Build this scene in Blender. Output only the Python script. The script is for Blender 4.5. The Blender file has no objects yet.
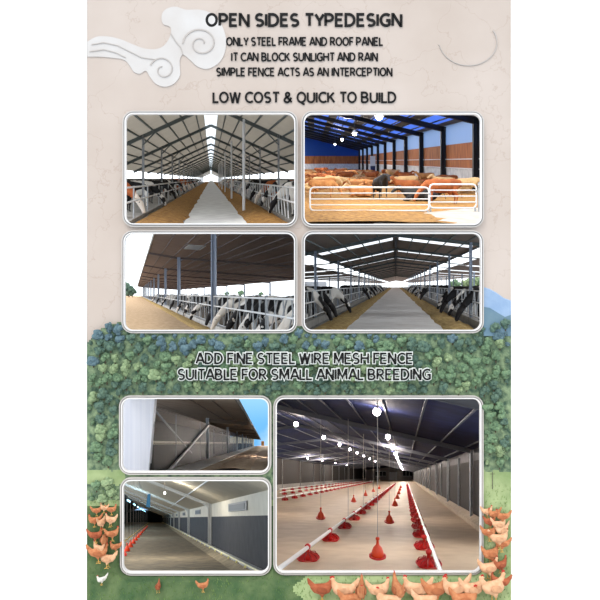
import bpy, bmesh, math, random
from mathutils import Vector, Matrix, noise
R = math.radians
rnd = random.Random(11)
SC = bpy.context.scene
COL = SC.collection
CZ = 5.3                      # camera height; the board stands 10 m away

# ------------------------------------------------------------------ materials
DIM = 1.0
def lin(c):
    return tuple(DIM*((x/255)/12.92 if x/255 <= .04045 else ((x/255+.055)/1.055)**2.4) for x in c)
MATS = {}
def mat(name, rgb, rough=.7, rgb2=None, scale=8, metal=0, bump=0, detail=4, lo=.35, hi=.65, emit=None, spec=.3, trans=0, coords='Object', stretch=None, rand=0):
    if name in MATS: return MATS[name]
    m = bpy.data.materials.new(name); m.use_nodes = True
    n, l = m.node_tree.nodes, m.node_tree.links
    b = n['Principled BSDF']
    b.inputs['Roughness'].default_value = rough; b.inputs['Metallic'].default_value = metal
    b.inputs['Specular IOR Level'].default_value = spec
    b.inputs['Base Color'].default_value = (*lin(rgb), 1)
    if rgb2 or bump:
        tc = n.new('ShaderNodeTexCoord'); mp = n.new('ShaderNodeMapping')
        if stretch: mp.inputs['Scale'].default_value = stretch
        l.new(tc.outputs[coords], mp.inputs['Vector'])
        nz = n.new('ShaderNodeTexNoise'); nz.inputs['Scale'].default_value = scale; nz.inputs['Detail'].default_value = detail
        if rand:
            oi = n.new('ShaderNodeObjectInfo'); ad = n.new('ShaderNodeVectorMath'); ad.operation = 'ADD'
            sc = n.new('ShaderNodeMath'); sc.operation = 'MULTIPLY'; sc.inputs[1].default_value = 37
            l.new(oi.outputs['Random'], sc.inputs[0]); l.new(mp.outputs[0], ad.inputs[0]); l.new(sc.outputs[0], ad.inputs[1])
            l.new(ad.outputs[0], nz.inputs['Vector'])
        else: l.new(mp.outputs[0], nz.inputs['Vector'])
        if rgb2:
            cr = n.new('ShaderNodeValToRGB')
            cr.color_ramp.elements[0].position = lo; cr.color_ramp.elements[1].position = hi
            cr.color_ramp.elements[0].color = (*lin(rgb), 1); cr.color_ramp.elements[1].color = (*lin(rgb2), 1)
            l.new(nz.outputs['Fac'], cr.inputs['Fac']); l.new(cr.outputs[0], b.inputs['Base Color'])
        if bump:
            bp = n.new('ShaderNodeBump'); bp.inputs['Strength'].default_value = bump; bp.inputs['Distance'].default_value = .05
            l.new(nz.outputs['Fac'], bp.inputs['Height']); l.new(bp.outputs[0], b.inputs['Normal'])
    if emit:
        b.inputs['Emission Color'].default_value = (*lin(rgb), 1); b.inputs['Emission Strength'].default_value = emit
    if trans:      # daylight coming through a thin sheet
        tr = n.new('ShaderNodeBsdfTranslucent'); tr.inputs['Color'].default_value = (*lin(rgb), 1)
        mx = n.new('ShaderNodeMixShader'); mx.inputs[0].default_value = trans
        l.new(b.outputs[0], mx.inputs[1]); l.new(tr.outputs[0], mx.inputs[2])
        l.new(mx.outputs[0], n['Material Output'].inputs['Surface'])
    MATS[name] = m; return m

def mesh_mat(name, rgb, scale, open_):      # woven wire: opaque wires, open holes
    m = mat(name, rgb, .5, metal=.4)
    n, l = m.node_tree.nodes, m.node_tree.links
    tc = n.new('ShaderNodeTexCoord'); mp = n.new('ShaderNodeMapping'); mp.inputs['Rotation'].default_value = (0, R(45), 0)
    vo = n.new('ShaderNodeTexBrick'); vo.offset = 0; vo.inputs['Scale'].default_value = scale
    vo.inputs['Color1'].default_value = vo.inputs['Color2'].default_value = (0, 0, 0, 1); vo.inputs['Mortar'].default_value = (1, 1, 1, 1)
    vo.inputs['Brick Width'].default_value = .5; vo.inputs['Row Height'].default_value = .5; vo.inputs['Mortar Size'].default_value = open_
    cb = n.new('ShaderNodeSeparateXYZ'); cc = n.new('ShaderNodeCombineXYZ')
    l.new(tc.outputs['Object'], cb.inputs[0])
    a1 = n.new('ShaderNodeMath'); a1.operation = 'ADD'; a2 = n.new('ShaderNodeMath'); a2.operation = 'SUBTRACT'
    dv = n.new('ShaderNodeMath'); dv.operation = 'MULTIPLY'; dv.inputs[1].default_value = .28
    l.new(cb.outputs['Y'], dv.inputs[0])
    l.new(dv.outputs[0], a1.inputs[0]); l.new(cb.outputs['Z'], a1.inputs[1]); l.new(dv.outputs[0], a2.inputs[0]); l.new(cb.outputs['Z'], a2.inputs[1])
    l.new(a1.outputs[0], cc.inputs['X']); l.new(a2.outputs[0], cc.inputs['Y']); l.new(cc.outputs[0], vo.inputs['Vector'])
    tr = n.new('ShaderNodeBsdfTransparent'); mx = n.new('ShaderNodeMixShader')
    l.new(vo.outputs['Color'], mx.inputs[0]); l.new(tr.outputs[0], mx.inputs[1]); l.new(n['Principled BSDF'].outputs[0], mx.inputs[2])
    l.new(mx.outputs[0], n['Material Output'].inputs['Surface']); return m

# ------------------------------------------------------------------ mesh builder
WL = {}                       # world location of every root
def tag(o, label=None, cat=None, group=None, kind=None):
    if o is None: return o
    if label: o['label'] = label
    if cat: o['category'] = cat
    if group: o['group'] = group
    if kind: o['kind'] = kind
    return o
def empty(name, loc, label=None, cat=None, group=None, kind=None):
    o = bpy.data.objects.new(name, None); COL.objects.link(o); o.location = loc; o.empty_display_size = .1
    WL[o] = Vector(loc); return tag(o, label, cat, group, kind)

CURP = None
class MB:
    def __init__(s): s.bm = bmesh.new()
    def poly(s, pts):
        s.bm.faces.new([s.bm.verts.new(p) for p in pts]); return s
    def prism(s, a, b):       # two equal loops joined into a closed solid
        va = [s.bm.verts.new(p) for p in a]; vb = [s.bm.verts.new(p) for p in b]; n = len(va)
        s.bm.faces.new(va); s.bm.faces.new(vb[::-1])
        for i in range(n): s.bm.faces.new((va[i-1], va[i], vb[i], vb[i-1]))
        return s
    def box(s, c, d, rz=0):
        m = Matrix.Rotation(rz, 3, 'Z'); c = Vector(c)
        q = lambda x, y, z: c + m @ Vector((x*d[0]/2, y*d[1]/2, z*d[2]/2))
        return s.prism([q(-1,-1,-1), q(1,-1,-1), q(1,1,-1), q(-1,1,-1)], [q(-1,-1,1), q(1,-1,1), q(1,1,1), q(-1,1,1)])
    def beam(s, p, q, w, h=None, up=(0,0,1)):
        p, q = Vector(p), Vector(q); h = h or w; d = (q-p).normalized(); up = Vector(up)
        if abs(d.dot(up)) > .99: up = Vector((0,1,0))
        x = d.cross(up).normalized()*w/2; z = x.cross(d).normalized()*h/2
        o = [x+z, x-z, -x-z, -x+z]
        return s.prism([p+i for i in o], [q+i for i in o])
    def ibeam(s, p, q, w, h, t=None):   # steel section: two flanges and a web
        t = t or w*.22; p, q = Vector(p), Vector(q); d = (q-p).normalized(); up = Vector((0,0,1))
        if abs(d.dot(up)) > .95: up = Vector((1,0,0))
        x = d.cross(up).normalized(); z = x.cross(d).normalized()
        o = z*(h/2-t/2)
        s.beam(p+o, q+o, w, t, up); s.beam(p-o, q-o, w, t, up); s.beam(p, q, t, h-2*t, up); return s
    def tube(s, p, q, r, n=8, r2=None):
        p, q = Vector(p), Vector(q); d = (q-p).normalized(); up = Vector((0,0,1)) if abs(d.z) < .9 else Vector((1,0,0))
        x = d.cross(up).normalized(); z = x.cross(d); r2 = r if r2 is None else r2
        a = [p + (x*math.cos(t)+z*math.sin(t))*r for t in [2*math.pi*i/n for i in range(n)]]
        b = [q + (x*math.cos(t)+z*math.sin(t))*r2 for t in [2*math.pi*i/n for i in range(n)]]
        return s.prism(a, b)
    def path(s, pts, r, n=6):
        for i in range(len(pts)-1): s.tube(pts[i], pts[i+1], r, n)
        return s
    def lathe(s, prof, c=(0,0,0), n=16):
        rings = []
        for r, z in prof:
            rings.append([s.bm.verts.new((c[0]+r*math.cos(2*math.pi*i/n), c[1]+r*math.sin(2*math.pi*i/n), c[2]+z)) for i in range(n)])
        for a, b in zip(rings, rings[1:]):
            for i in range(n): s.bm.faces.new((a[i-1], a[i], b[i], b[i-1]))
        s.bm.faces.new(rings[0][::-1]); s.bm.faces.new(rings[-1]); return s
    def ball(s, c, r, sub=2, m=None):
        mm = Matrix.Translation(c) @ (m or Matrix()) @ Matrix.Diagonal((*(r if hasattr(r,'__len__') else (r,r,r)), 1))
        bmesh.ops.create_icosphere(s.bm, subdivisions=sub, radius=1, matrix=mm); return s
    def clip(s, P):
        for co, no in P.planes():
            bmesh.ops.bisect_plane(s.bm, geom=s.bm.verts[:]+s.bm.edges[:]+s.bm.faces[:], plane_co=co, plane_no=no, clear_outer=True)
        return s
    def build(s, name, m, parent=None, smooth=False, origin=None):
        if CURP: s.clip(CURP)
        bm = s.bm
        if not bm.verts: return None
        bmesh.ops.recalc_face_normals(bm, faces=bm.faces[:])
        if parent: off = WL[parent]
        elif origin is not None: off = Vector(origin)
        else:
            xs = [v.co for v in bm.verts]
            off = Vector(((min(v.x for v in xs)+max(v.x for v in xs))/2, (min(v.y for v in xs)+max(v.y for v in xs))/2, min(v.z for v in xs)))
        bmesh.ops.translate(bm, verts=bm.verts[:], vec=-off)
        me = bpy.data.meshes.new(name); bm.to_mesh(me); bm.free()
        for mm in (m if isinstance(m, (list, tuple)) else [m]): me.materials.append(mm)
        if smooth:
            for p in me.polygons: p.use_smooth = True
        o = bpy.data.objects.new(name, me); COL.objects.link(o)
        if parent: o.parent = parent; WL[o] = off.copy()
        else: o.location = off; WL[o] = off.copy()
        return o
def copy_tree(o, parent=None):
    c = o.copy(); COL.objects.link(c); c.parent = parent
    for ch in KIDS.get(o, []): copy_tree(ch, c)
    return c
KIDS = {}
def kids(root):
    for o in list(COL.objects):
        if o.parent: 
            L = KIDS.setdefault(o.parent, [])
            if o not in L: L.append(o)
ORD = ['first','second','third','fourth','fifth','sixth','seventh','eighth','ninth','tenth','eleventh','twelfth','thirteenth','fourteenth','fifteenth','sixteenth']

# ------------------------------------------------------------------ one barn per picture: (a across, h down, k distance)
class Panel:
    def __init__(s, ox, oy, u, vx, vy, win, marg, upm):
        s.u = u; s.vx = ox+vx*u; s.vy = oy+vy*u; s.win = win; s.marg = marg; s.f = 1.35; s.m = upm*u/60*s.f; s.box = (1,1,1,1)
    def W(s, a, h, k):
        k = max(k*s.f, 1.008); a *= s.f; h *= s.f
        return Vector(((s.vx-300)/60*k + a*s.u/60, 10*(k-1), CZ + (300-s.vy)/60*k - h*s.u/60))
    def L(s, n): return n*s.u/60*s.f
    def planes(s):
        x0, y0, x1, y1 = s.win; l, t, r, b = s.marg; c = Vector((0,-10,CZ))
        X = lambda p: (p-300)/60
        return [(c, Vector((-10, X(x0-l), 0))), (c, Vector((10, -X(x1+r), 0))),
                (c, Vector((0, X(y0-t), 10))), (c, Vector((0, -X(y1+b), -10)))]
    def strip(s, mb, prof, k0, k1, th=0, kseg=1):   # profile [(a,h)..] run along the barn; th thickens it downwards
        for (a, h), (c, d) in zip(prof, prof[1:]):
            ks = [k0+(k1-k0)*i/kseg for i in range(kseg+1)]
            for p, q in zip(ks, ks[1:]):
                lo = [s.W(a,h,p), s.W(c,d,p), s.W(c,d,q), s.W(a,h,q)]
                mb.prism(lo, [v-Vector((0,0,s.L(th or 2))) for v in lo])
        return mb
def struct(name, mb, m, P=None, clip=True, **kw):
    if P and clip: mb.clip(P)
    o = mb.build(name, m, **kw)
    if o and not kw.get('parent'): o['kind'] = 'structure'
    return o

# windows (inner edge of each frame, in photo pixels)
WIN = [(126.5,114.8,294.6,224.2),(304.3,114.8,480,224.8),(125.5,233.8,294.4,330),(304.5,233.8,479.8,330),
       (123,398,268.5,470.8),(124,479.5,268.5,571),(276.5,398,479.5,570.5)]
P1 = Panel(120,108,.3,303,235,WIN[0],(25,25,4,4),100)
P2 = Panel(298,108,.31333,48,171,WIN[1],(4,25,25,4),85)
P3 = Panel(120,228,.3,50,218,WIN[2],(25,4,4,14),160)
P4 = Panel(298,228,.31333,312,180,WIN[3],(4,4,25,14),95)
P5 = Panel(116,390,.26667,552,200,WIN[4],(25,10,3,3),100)
P6 = Panel(116,470,.26667,145,180,WIN[5],(25,3,3,14),100)
P7 = Panel(270,390,.36,375,237,WIN[6],(3,10,25,14),60)

# ------------------------------------------------------------------ shared materials
M_white = mat('white paint', (250,250,250), .8)
M_frame = mat('cream frame lacquer', (178,173,168), .6); M_frame2 = mat('white frame lacquer', (206,204,202), .6)
M_gal = mat('galvanised steel', (176,180,184), .5, (150,154,158), 6, metal=.35)
M_galw = mat('bright galvanised tube', (222,224,226), .5, metal=.1)
M_dark = mat('dark painted steel', (46,52,60), .6)
M_bluegrey = mat('blue grey painted steel', (160,172,192), .55)
M_conc = mat('pale concrete', (206,206,204), .85, (178,178,178), 3, bump=.1)
M_conc2 = mat('grey concrete', (150,148,144), .85, (128,126,122), 4)
M_straw = mat('straw and silage', (176,132,70), .95, (122,86,44), 9, bump=.8, detail=8)
M_straw2 = mat('dry hay', (196,170,112), .95, (146,116,66), 10, bump=.8, detail=8)
M_dirt = mat('sandy track', (206,180,146), .95, (176,146,112), 4, bump=.3)
M_red = mat('red plastic', (200,34,30), .35, spec=.5)
M_orange = mat('orange red plastic', (226,72,36), .35, spec=.5)
M_pvc = mat('white plastic pipe', (232,230,228), .4)
M_wire = mat('thin steel wire', (170,165,160), .5)
M_bulb = mat('lamp glow', (255,236,250), .4, emit=22)
M_eye = mat('dark eye', (18,14,12), .2, spec=.6)
M_horn = mat('hoof horn', (60,52,46), .6)

# ------------------------------------------------------------------ remeshed animals
def solidify(mb, voxel, smooth_it=3):
    me = bpy.data.meshes.new('tmp'); mb.bm.to_mesh(me); mb.bm.free()
    o = bpy.data.objects.new('tmp', me); COL.objects.link(o)
    r = o.modifiers.new('r', 'REMESH'); r.mode = 'VOXEL'; r.voxel_size = voxel
    sm = o.modifiers.new('s', 'SMOOTH'); sm.factor = .5; sm.iterations = smooth_it
    dg = bpy.context.evaluated_depsgraph_get(); dg.update()
    out = bpy.data.meshes.new_from_object(o.evaluated_get(dg))
    bpy.data.objects.remove(o); 
    for p in out.polygons: p.use_smooth = True
    return out
def chain(mb, pts, sub=10):     # pts: (x,y,z,ry,rz) swept ellipses, smooth
    for i in range(len(pts)-1):
        a, b = pts[i], pts[i+1]
        d = max((Vector(b[:3])-Vector(a[:3])).length, 1e-4); n = max(2, int(d/(min(a[3],b[3],a[4],b[4])*.45)))
        for j in range(n+1):
            t = j/n; q = [a[m]+(b[m]-a[m])*t for m in range(5)]
            mb.ball(q[:3], ((q[3]+q[4])/2, q[3], q[4]), 2)
    return mb
# a cow faces +X, feet at z=0, in metres
def cow_mesh(pose, seed=0):
    mb = MB(); lie = pose == 'lie'; z = -.62 if lie else 0
    chain(mb, [(-.95,0,1.16+z,.22,.26),(-.7,0,1.12+z,.30,.34),(-.2,0,1.02+z,.37,.40),(.25,0,1.02+z,.34,.40),(.62,0,1.08+z,.25,.34),(.8,0,1.12+z,.17,.26)])
    mb.ball((-.95,.12,1.3+z),(.1,.08,.07)); mb.ball((-.95,-.12,1.3+z),(.1,.08,.07))
    if pose in ('feed',): neck = [(.8,0,1.14,.15,.24),(1.1,0,.92,.12,.17),(1.32,0,.66,.10,.13)]; hd = ((1.32,0,.64),(1.42,0,.52),(1.52,0,.3),(1.55,0,.2))
    elif pose == 'up': neck = [(.8,0,1.15,.15,.24),(1.02,0,1.35,.12,.17),(1.2,0,1.5,.10,.12)]; hd = ((1.2,0,1.52),(1.34,0,1.46),(1.55,0,1.3),(1.64,0,1.24))
    elif pose == 'level': neck = [(.8,0,1.14,.15,.24),(1.08,0,1.16,.12,.17),(1.3,0,1.15,.10,.12)]; hd = ((1.3,0,1.15),(1.43,0,1.08),(1.6,0,.88),(1.66,0,.8))
    else: neck = [(.8,0,1.14+z,.15,.24),(1.05,.04,1.3+z,.12,.16),(1.2,.08,1.4+z,.10,.12)]; hd = ((1.2,.08,1.42+z),(1.33,.12,1.36+z),(1.52,.2,1.2+z),(1.6,.22,1.14+z))
    chain(mb, neck)
    chain(mb, [(*hd[0],.11,.12),(*hd[1],.115,.13),(*hd[2],.075,.09),(*hd[3],.085,.075)])
    h0 = Vector(hd[0])
    for sy in (-1,1):
        chain(mb, [(h0.x-.02, h0.y+sy*.08, h0.z+.05,.04,.04),(h0.x-.06, h0.y+sy*.24, h0.z+.04,.035,.05)])
    if not lie:
        for sy in (-1,1):
            chain(mb, [(.6,sy*.16,.9,.12,.2),(.62,sy*.17,.62,.075,.085),(.62,sy*.17,.36,.05,.05),(.62,sy*.17,.08,.04,.05),(.64,sy*.17,.035,.06,.035)])
            chain(mb, [(-.75,sy*.18,.98,.14,.24),(-.66,sy*.2,.72,.1,.12),(-.86,sy*.2,.5,.055,.06),(-.82,sy*.2,.1,.042,.05),(-.8,sy*.2,.035,.06,.035)])
        chain(mb, [(-.45,0,.72,.17,.12),(-.5,0,.62,.14,.09)])
        chain(mb, [(-1.12,0,1.3,.035,.04),(-1.2,0,1.0,.025,.03),(-1.18,0,.6,.025,.03),(-1.18,0,.45,.045,.08)])
    else:
        for sy in (-1,1):
            chain(mb, [(.55,sy*.22,.25,.12,.14),(.85,sy*.26,.12,.07,.07),(.98,sy*.24,.07,.05,.05),(.7,sy*.22,.06,.045,.045)])
            chain(mb, [(-.7,sy*.3,.28,.15,.2),(-.25,sy*.4,.16,.09,.1),(-.3,sy*.42,.07,.06,.06),(-.6,sy*.42,.06,.045,.05)])
        chain(mb, [(-1.12,0,.6,.035,.04),(-1.25,0,.3,.03,.03),(-1.3,.1,.06,.03,.04)])
    me = solidify(mb, .035)
    return me, hd
COATS = {
 'holstein': (mat('black and white hide', (24,23,25), .7, (236,232,226), 1.5, detail=1, lo=.5, hi=.53, rand=1), mat('holstein face', (30,28,30), .7, (232,226,220), 4, detail=0, lo=.57, hi=.6, rand=1)),
 'black': (mat('black hide', (26,25,27), .65), mat('black hide muzzle', (34,32,34), .6)),
 'hereford': (mat('red brown hide', (160,84,44), .75, (176,98,54), 3), mat('white hide face', (236,224,212), .7)),
 'brown': (mat('light brown hide', (190,134,80), .8, (158,100,54), 2, rand=1), mat('brown face', (182,124,74), .8)),
 'russet': (mat('russet hide', (158,88,44), .8, (128,66,32), 2, rand=1), mat('russet face', (146,82,44), .8)),
 'cream': (mat('pale cream hide', (214,180,130), .8, (196,156,104), 2, rand=1), mat('cream face', (210,176,132), .8)),
 'pied': (mat('mostly white hide', (232,226,218), .7, (40,36,36), 1.3, detail=1, lo=.56, hi=.58, rand=1), mat('white pied face', (228,220,210), .7)),
}
POSE = {}
COWS = {}
def cow_proto(pose, coat):
    if (pose, coat) in COWS: return COWS[(pose, coat)]
    if pose not in POSE: POSE[pose] = cow_mesh(pose)
    me0, hd = POSE[pose]; me = me0.copy(); me.name = 'cow_'+pose
    me.materials.clear(); me.materials.append(COATS[coat][0]); me.materials.append(COATS[coat][1]); me.materials.append(M_horn)
    h0 = Vector(hd[0])
    for p in me.polygons:
        c = p.center
        p.material_index = 1 if c.x > h0.x-.08 and abs(c.y-h0.y) < .3 and (c.x > 1.1) else (2 if c.z < .05 and pose != 'lie' else 0)
    o = bpy.data.objects.new('cow', me)
    eyes = []
    hm = Vector(hd[1])
    eb = MB(); eb.ball((hm.x+.0, hm.y-.105, hm.z+.03), .024, 1); eb.ball((hm.x, hm.y+.105, hm.z+.03), .024, 1)
    em = bpy.data.meshes.new('eyes'); eb.bm.to_mesh(em); eb.bm.free(); em.materials.append(M_eye)
    COWS[(pose, coat)] = (me, em); return COWS[(pose, coat)]
def cow(P, a, h, k, face, pose, coat, label, group, eyes=True, size=1.0, floor=None):
    me, em = cow_proto(pose, coat)
    c = P.W(a, h, k); D_ = 10*k*P.f; r = P.m*1.25; x0, y0, x1, y1 = P.win
    if c.x+r < (x0-300)/600*D_ or c.x-r > (x1-300)/600*D_: return None        # out of sight behind the board
    lim0 = (x0-5-300)/600*D_ if P.marg[0] < 6 else -99; lim1 = (x1+5-300)/600*D_ if P.marg[2] < 6 else 99
    if c.x-r < lim0 or c.x+r > lim1:      # the part hidden behind the board is not built
        M = Matrix.Translation(c) @ Matrix.Rotation(R(face), 4, 'Z') @ Matrix.Scale(P.m*size, 4)
        out = []
        for mm in (me, em):
            q = mm.copy(); b = bmesh.new(); b.from_mesh(q); b.transform(M)
            pl = P.planes()
            for co, no in [pl[0]]*(lim0 > -90)+[pl[1]]*(lim1 < 90):
                bmesh.ops.bisect_plane(b, geom=b.verts[:]+b.edges[:]+b.faces[:], plane_co=co, plane_no=no, clear_outer=True)
            b.transform(M.inverted()); nv = len(b.verts); b.to_mesh(q); b.free(); out.append((q, nv))
        if out[0][1] < 60: return None
        me = out[0][0]; em = out[1][0]
        if not out[1][1]: eyes = False
    o = bpy.data.objects.new('cow', me); COL.objects.link(o)
    s = P.m*size
    o.location = P.W(a, h, k); o.rotation_euler = (0, 0, R(face)); o.scale = (s, s, s)
    tag(o, label, 'cow', group)
    if eyes:
        e = bpy.data.objects.new('eyes', em); COL.objects.link(e); e.parent = o
    return o

# ================================================================== THE BOARD
def X(p): return (p-300)/60
def Z(p): return CZ+(300-p)/60
def at(px, py, t=0):           # point t metres in front of the board
    q = (10-t)/10
    return Vector((X(px)*q, -t, CZ+(300-py)/60*q))
def rrect(x0, y0, x1, y1, r, n=8):
    pts = []
    for cx, cy, a0 in ((x1-r,y0+r,-90),(x1-r,y1-r,0),(x0+r,y1-r,90),(x0+r,y0+r,180)):
        for i in range(n+1):
            t = R(a0+90*i/n); pts.append((X(cx+r*math.cos(t)), Z(cy+r*math.sin(t))))
    return pts
def filled(name, loops, depth, y):     # 2-D outline with holes -> solid sheet (XZ plane)
    cu = bpy.data.curves.new(name, 'CURVE'); cu.dimensions = '2D'; cu.fill_mode = 'BOTH'; cu.extrude = depth/2
    for lp in loops:
        sp = cu.splines.new('POLY'); sp.points.add(len(lp)-1); sp.use_cyclic_u = True
        for i, p in enumerate(lp): sp.points[i].co = (p[0], p[1], 0, 1)
    o = bpy.data.objects.new(name, cu); COL.objects.link(o)
    dg = bpy.context.evaluated_depsgraph_get(); dg.update()
    me = bpy.data.meshes.new_from_object(o.evaluated_get(dg)); bpy.data.objects.remove(o)
    me.transform(Matrix.Rotation(R(90), 4, 'X')); me.transform(Matrix.Translation((0, y, 0)))
    return me
def put(name, me, m, parent=None, origin=(0,0,0)):
    off = WL[parent] if parent else Vector(origin)
    me.transform(Matrix.Translation(-off)); me.materials.clear(); me.materials.append(m)
    o = bpy.data.objects.new(name, me); COL.objects.link(o)
    if parent: o.parent = parent
    else: o.location = off
    WL[o] = off.copy(); return o

RAD = 8
# paper: warm beige with faint washes and hairline cracks
def paper():
    m = mat('beige rice paper', (184,172,163), .9, (170,156,145), .55, detail=6, lo=.3, hi=.75)
    n, l = m.node_tree.nodes, m.node_tree.links
    b = n['Principled BSDF']; cr = [x for x in n if x.bl_idname == 'ShaderNodeValToRGB'][0]
    mp = [x for x in n if x.bl_idname == 'ShaderNodeMapping'][0]
    v = n.new('ShaderNodeTexVoronoi'); v.feature = 'DISTANCE_TO_EDGE'; v.inputs['Scale'].default_value = 1.1
    nz = n.new('ShaderNodeTexNoise'); nz.inputs['Scale'].default_value = 2.5; nz.inputs['Detail'].default_value = 5
    ad = n.new('ShaderNodeVectorMath'); ad.operation = 'MULTIPLY_ADD'; ad.inputs[1].default_value = (.9,.9,.9)
    l.new(mp.outputs[0], nz.inputs['Vector']); l.new(nz.outputs['Color'], ad.inputs[0]); l.new(mp.outputs[0], ad.inputs[2]); l.new(ad.outputs[0], v.inputs['Vector'])
    r = n.new('ShaderNodeValToRGB'); r.color_ramp.elements[0].color = (*lin((206,190,176)),1); r.color_ramp.elements[1].color = (1,1,1,1)
    r.color_ramp.elements[0].position = 0; r.color_ramp.elements[1].position = .012
    l.new(v.outputs['Distance'], r.inputs['Fac'])
    mx = n.new('ShaderNodeMix'); mx.data_type = 'RGBA'; mx.blend_type = 'MULTIPLY'; mx.inputs[0].default_value = .28
    l.new(cr.outputs[0], mx.inputs[6]); l.new(r.outputs[0], mx.inputs[7]); l.new(mx.outputs[2], b.inputs['Base Color'])
    return m
M_paper = paper()
poster = empty('poster_board', (X(299), 0, Z(600)-.25), 'tall beige printed display board with headline lettering and seven framed pictures', 'poster')
loops = [[(X(87),Z(-12)),(X(511),Z(-12)),(X(511),Z(614)),(X(87),Z(614))]] + [rrect(w[0]-.6,w[1]-.6,w[2]+.6,w[3]+.6,RAD) for w in WIN]
put('board', filled('board', loops, .04, .02), M_paper, poster)
for nm, a, b in (('wall_left', -260, 87), ('wall_right', 511, 860)):
    mb = MB().box(((X(a)+X(b))/2, .02, (Z(-12)+0)/2), (X(b)-X(a), .06, Z(-12)))
    struct(nm, mb, M_white)
struct('floor', MB().box((0,-6,-.05), (30,14,.1)), mat('pale paving', (200,198,194), .9, (186,184,180), 2))
# footing below the board
MBk = MB().box((X(299), .02, (Z(614))/2), (X(511)-X(87), .06, Z(614)))
struct('baseboard_front', MBk, M_white)

FN = ['top left picture of the cattle aisle','top right picture of brown cattle','middle left picture of the feed fence',
      'middle right picture of the wide cattle aisle','small picture of the wire mesh barn side','small picture of the poultry house wall','large picture of the poultry house floor']
for i, w in enumerate(WIN):
    fr = empty('picture_frame', (X((w[0]+w[2])/2), 0, Z(w[3]+3.2)), 'cream rounded frame around the '+FN[i], 'picture frame')
    R0 = lambda e: rrect(w[0]-e,w[1]-e,w[2]+e,w[3]+e,RAD+e)
    put('inner_border', filled('f', [R0(.9), R0(-.3)], .07, -.035), M_frame2, fr)
    put('backing_rim', filled('f', [R0(1.9), R0(.9)], .03, -.015), mat('pale grey mat rim', (150,145,140), .8), fr)
    put('outer_border', filled('f', [R0(3.0), R0(1.9)], .06, -.03), M_frame, fr)

# ---- lettering
def arc(cx, cy, rx, ry, a0, a1, n=10):
    return [(cx+rx*math.cos(R(a0+(a1-a0)*i/n)), cy+ry*math.sin(R(a0+(a1-a0)*i/n))) for i in range(n+1)]
GL = {   # capital letters as pen strokes, cap height 1: (advance, strokes)
 'A': (.72, [[(.0,0),(.31,1),(.41,1),(.72,0)],[(.12,.31),(.60,.31)]]),
 'B': (.60, [[(0,0),(0,1),(.27,1)]+arc(.27,.76,.24,.24,90,-90)+[(0,.52)],[(.27,.52)]+arc(.3,.26,.27,.26,90,-90)+[(0,0)]]),
 'C': (.60, [arc(.40,.5,.40,.5,48,312,16)]),
 'D': (.66, [[(0,0),(0,1),(.2,1)]+arc(.22,.5,.42,.5,90,-90,14)+[(0,0)]]),
 'E': (.50, [[(.5,1),(0,1),(0,0),(.5,0)],[(0,.53),(.43,.53)]]),
 'F': (.49, [[(.49,1),(0,1),(0,0)],[(0,.49),(.42,.49)]]),
 'G': (.66, [arc(.40,.5,.40,.5,50,300,16)+[(.64,.10),(.64,.47),(.40,.47)]]),
 'H': (.64, [[(0,0),(0,1)],[(.64,0),(.64,1)],[(0,.53),(.64,.53)]]),
 'I': (.009, [[(.0,0),(.0,1)]]),
 'K': (.60, [[(0,0),(0,1)],[(.55,1),(.02,.38)],[(.2,.6),(.6,0)]]),
 'L': (.47, [[(0,1),(0,0),(.47,0)]]),
 'M': (.78, [[(0,0),(0,1),(.07,1),(.39,.16),(.71,1),(.78,1),(.78,0)]]),
 'N': (.64, [[(0,0),(0,1),(.05,1),(.59,0),(.64,0),(.64,1)]]),
 'O': (.74, [arc(.37,.5,.37,.5,0,360,24)]),
 'P': (.56, [[(0,0),(0,1),(.26,1)]+arc(.26,.71,.28,.29,90,-90)+[(0,.42)]]),
 'Q': (.74, [arc(.37,.5,.37,.5,0,360,24),[(.36,.02),(.5,-.16),(.68,-.2)]]),
 'R': (.58, [[(0,0),(0,1),(.26,1)]+arc(.26,.73,.27,.27,90,-90)+[(0,.46)],[(.26,.46),(.58,0)]]),
 'S': (.54, [arc(.28,.73,.25,.27,38,180,8)+arc(.28,.71,.25,.21,190,262,5)+[(.34,.47)]+arc(.27,.25,.26,.25,70,-140,12)]),
 'T': (.60, [[(0,1),(.60,1)],[(.30,1),(.30,0)]]),
 'U': (.62, [[(0,1),(0,.33)]+arc(.31,.33,.31,.33,180,360,12)+[(.62,1)]]),
 'V': (.62, [[(0,1),(.28,0),(.34,0),(.62,1)]]),
 'W': (.92, [[(0,1),(.2,0),(.26,0),(.43,.95),(.49,.95),(.66,0),(.72,0),(.92,1)]]),
 'Y': (.60, [[(0,1),(.30,.42),(.60,1)],[(.30,.42),(.30,0)]]),
 '&': (.70, [[(.70,.0),(.17,.66)]+arc(.32,.80,.17,.19,200,-20,8)+[(.42,.64),(.1,.4)]+arc(.27,.22,.25,.23,150,300,8)+[(.58,.24),(.66,.48)]]),
}
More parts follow.
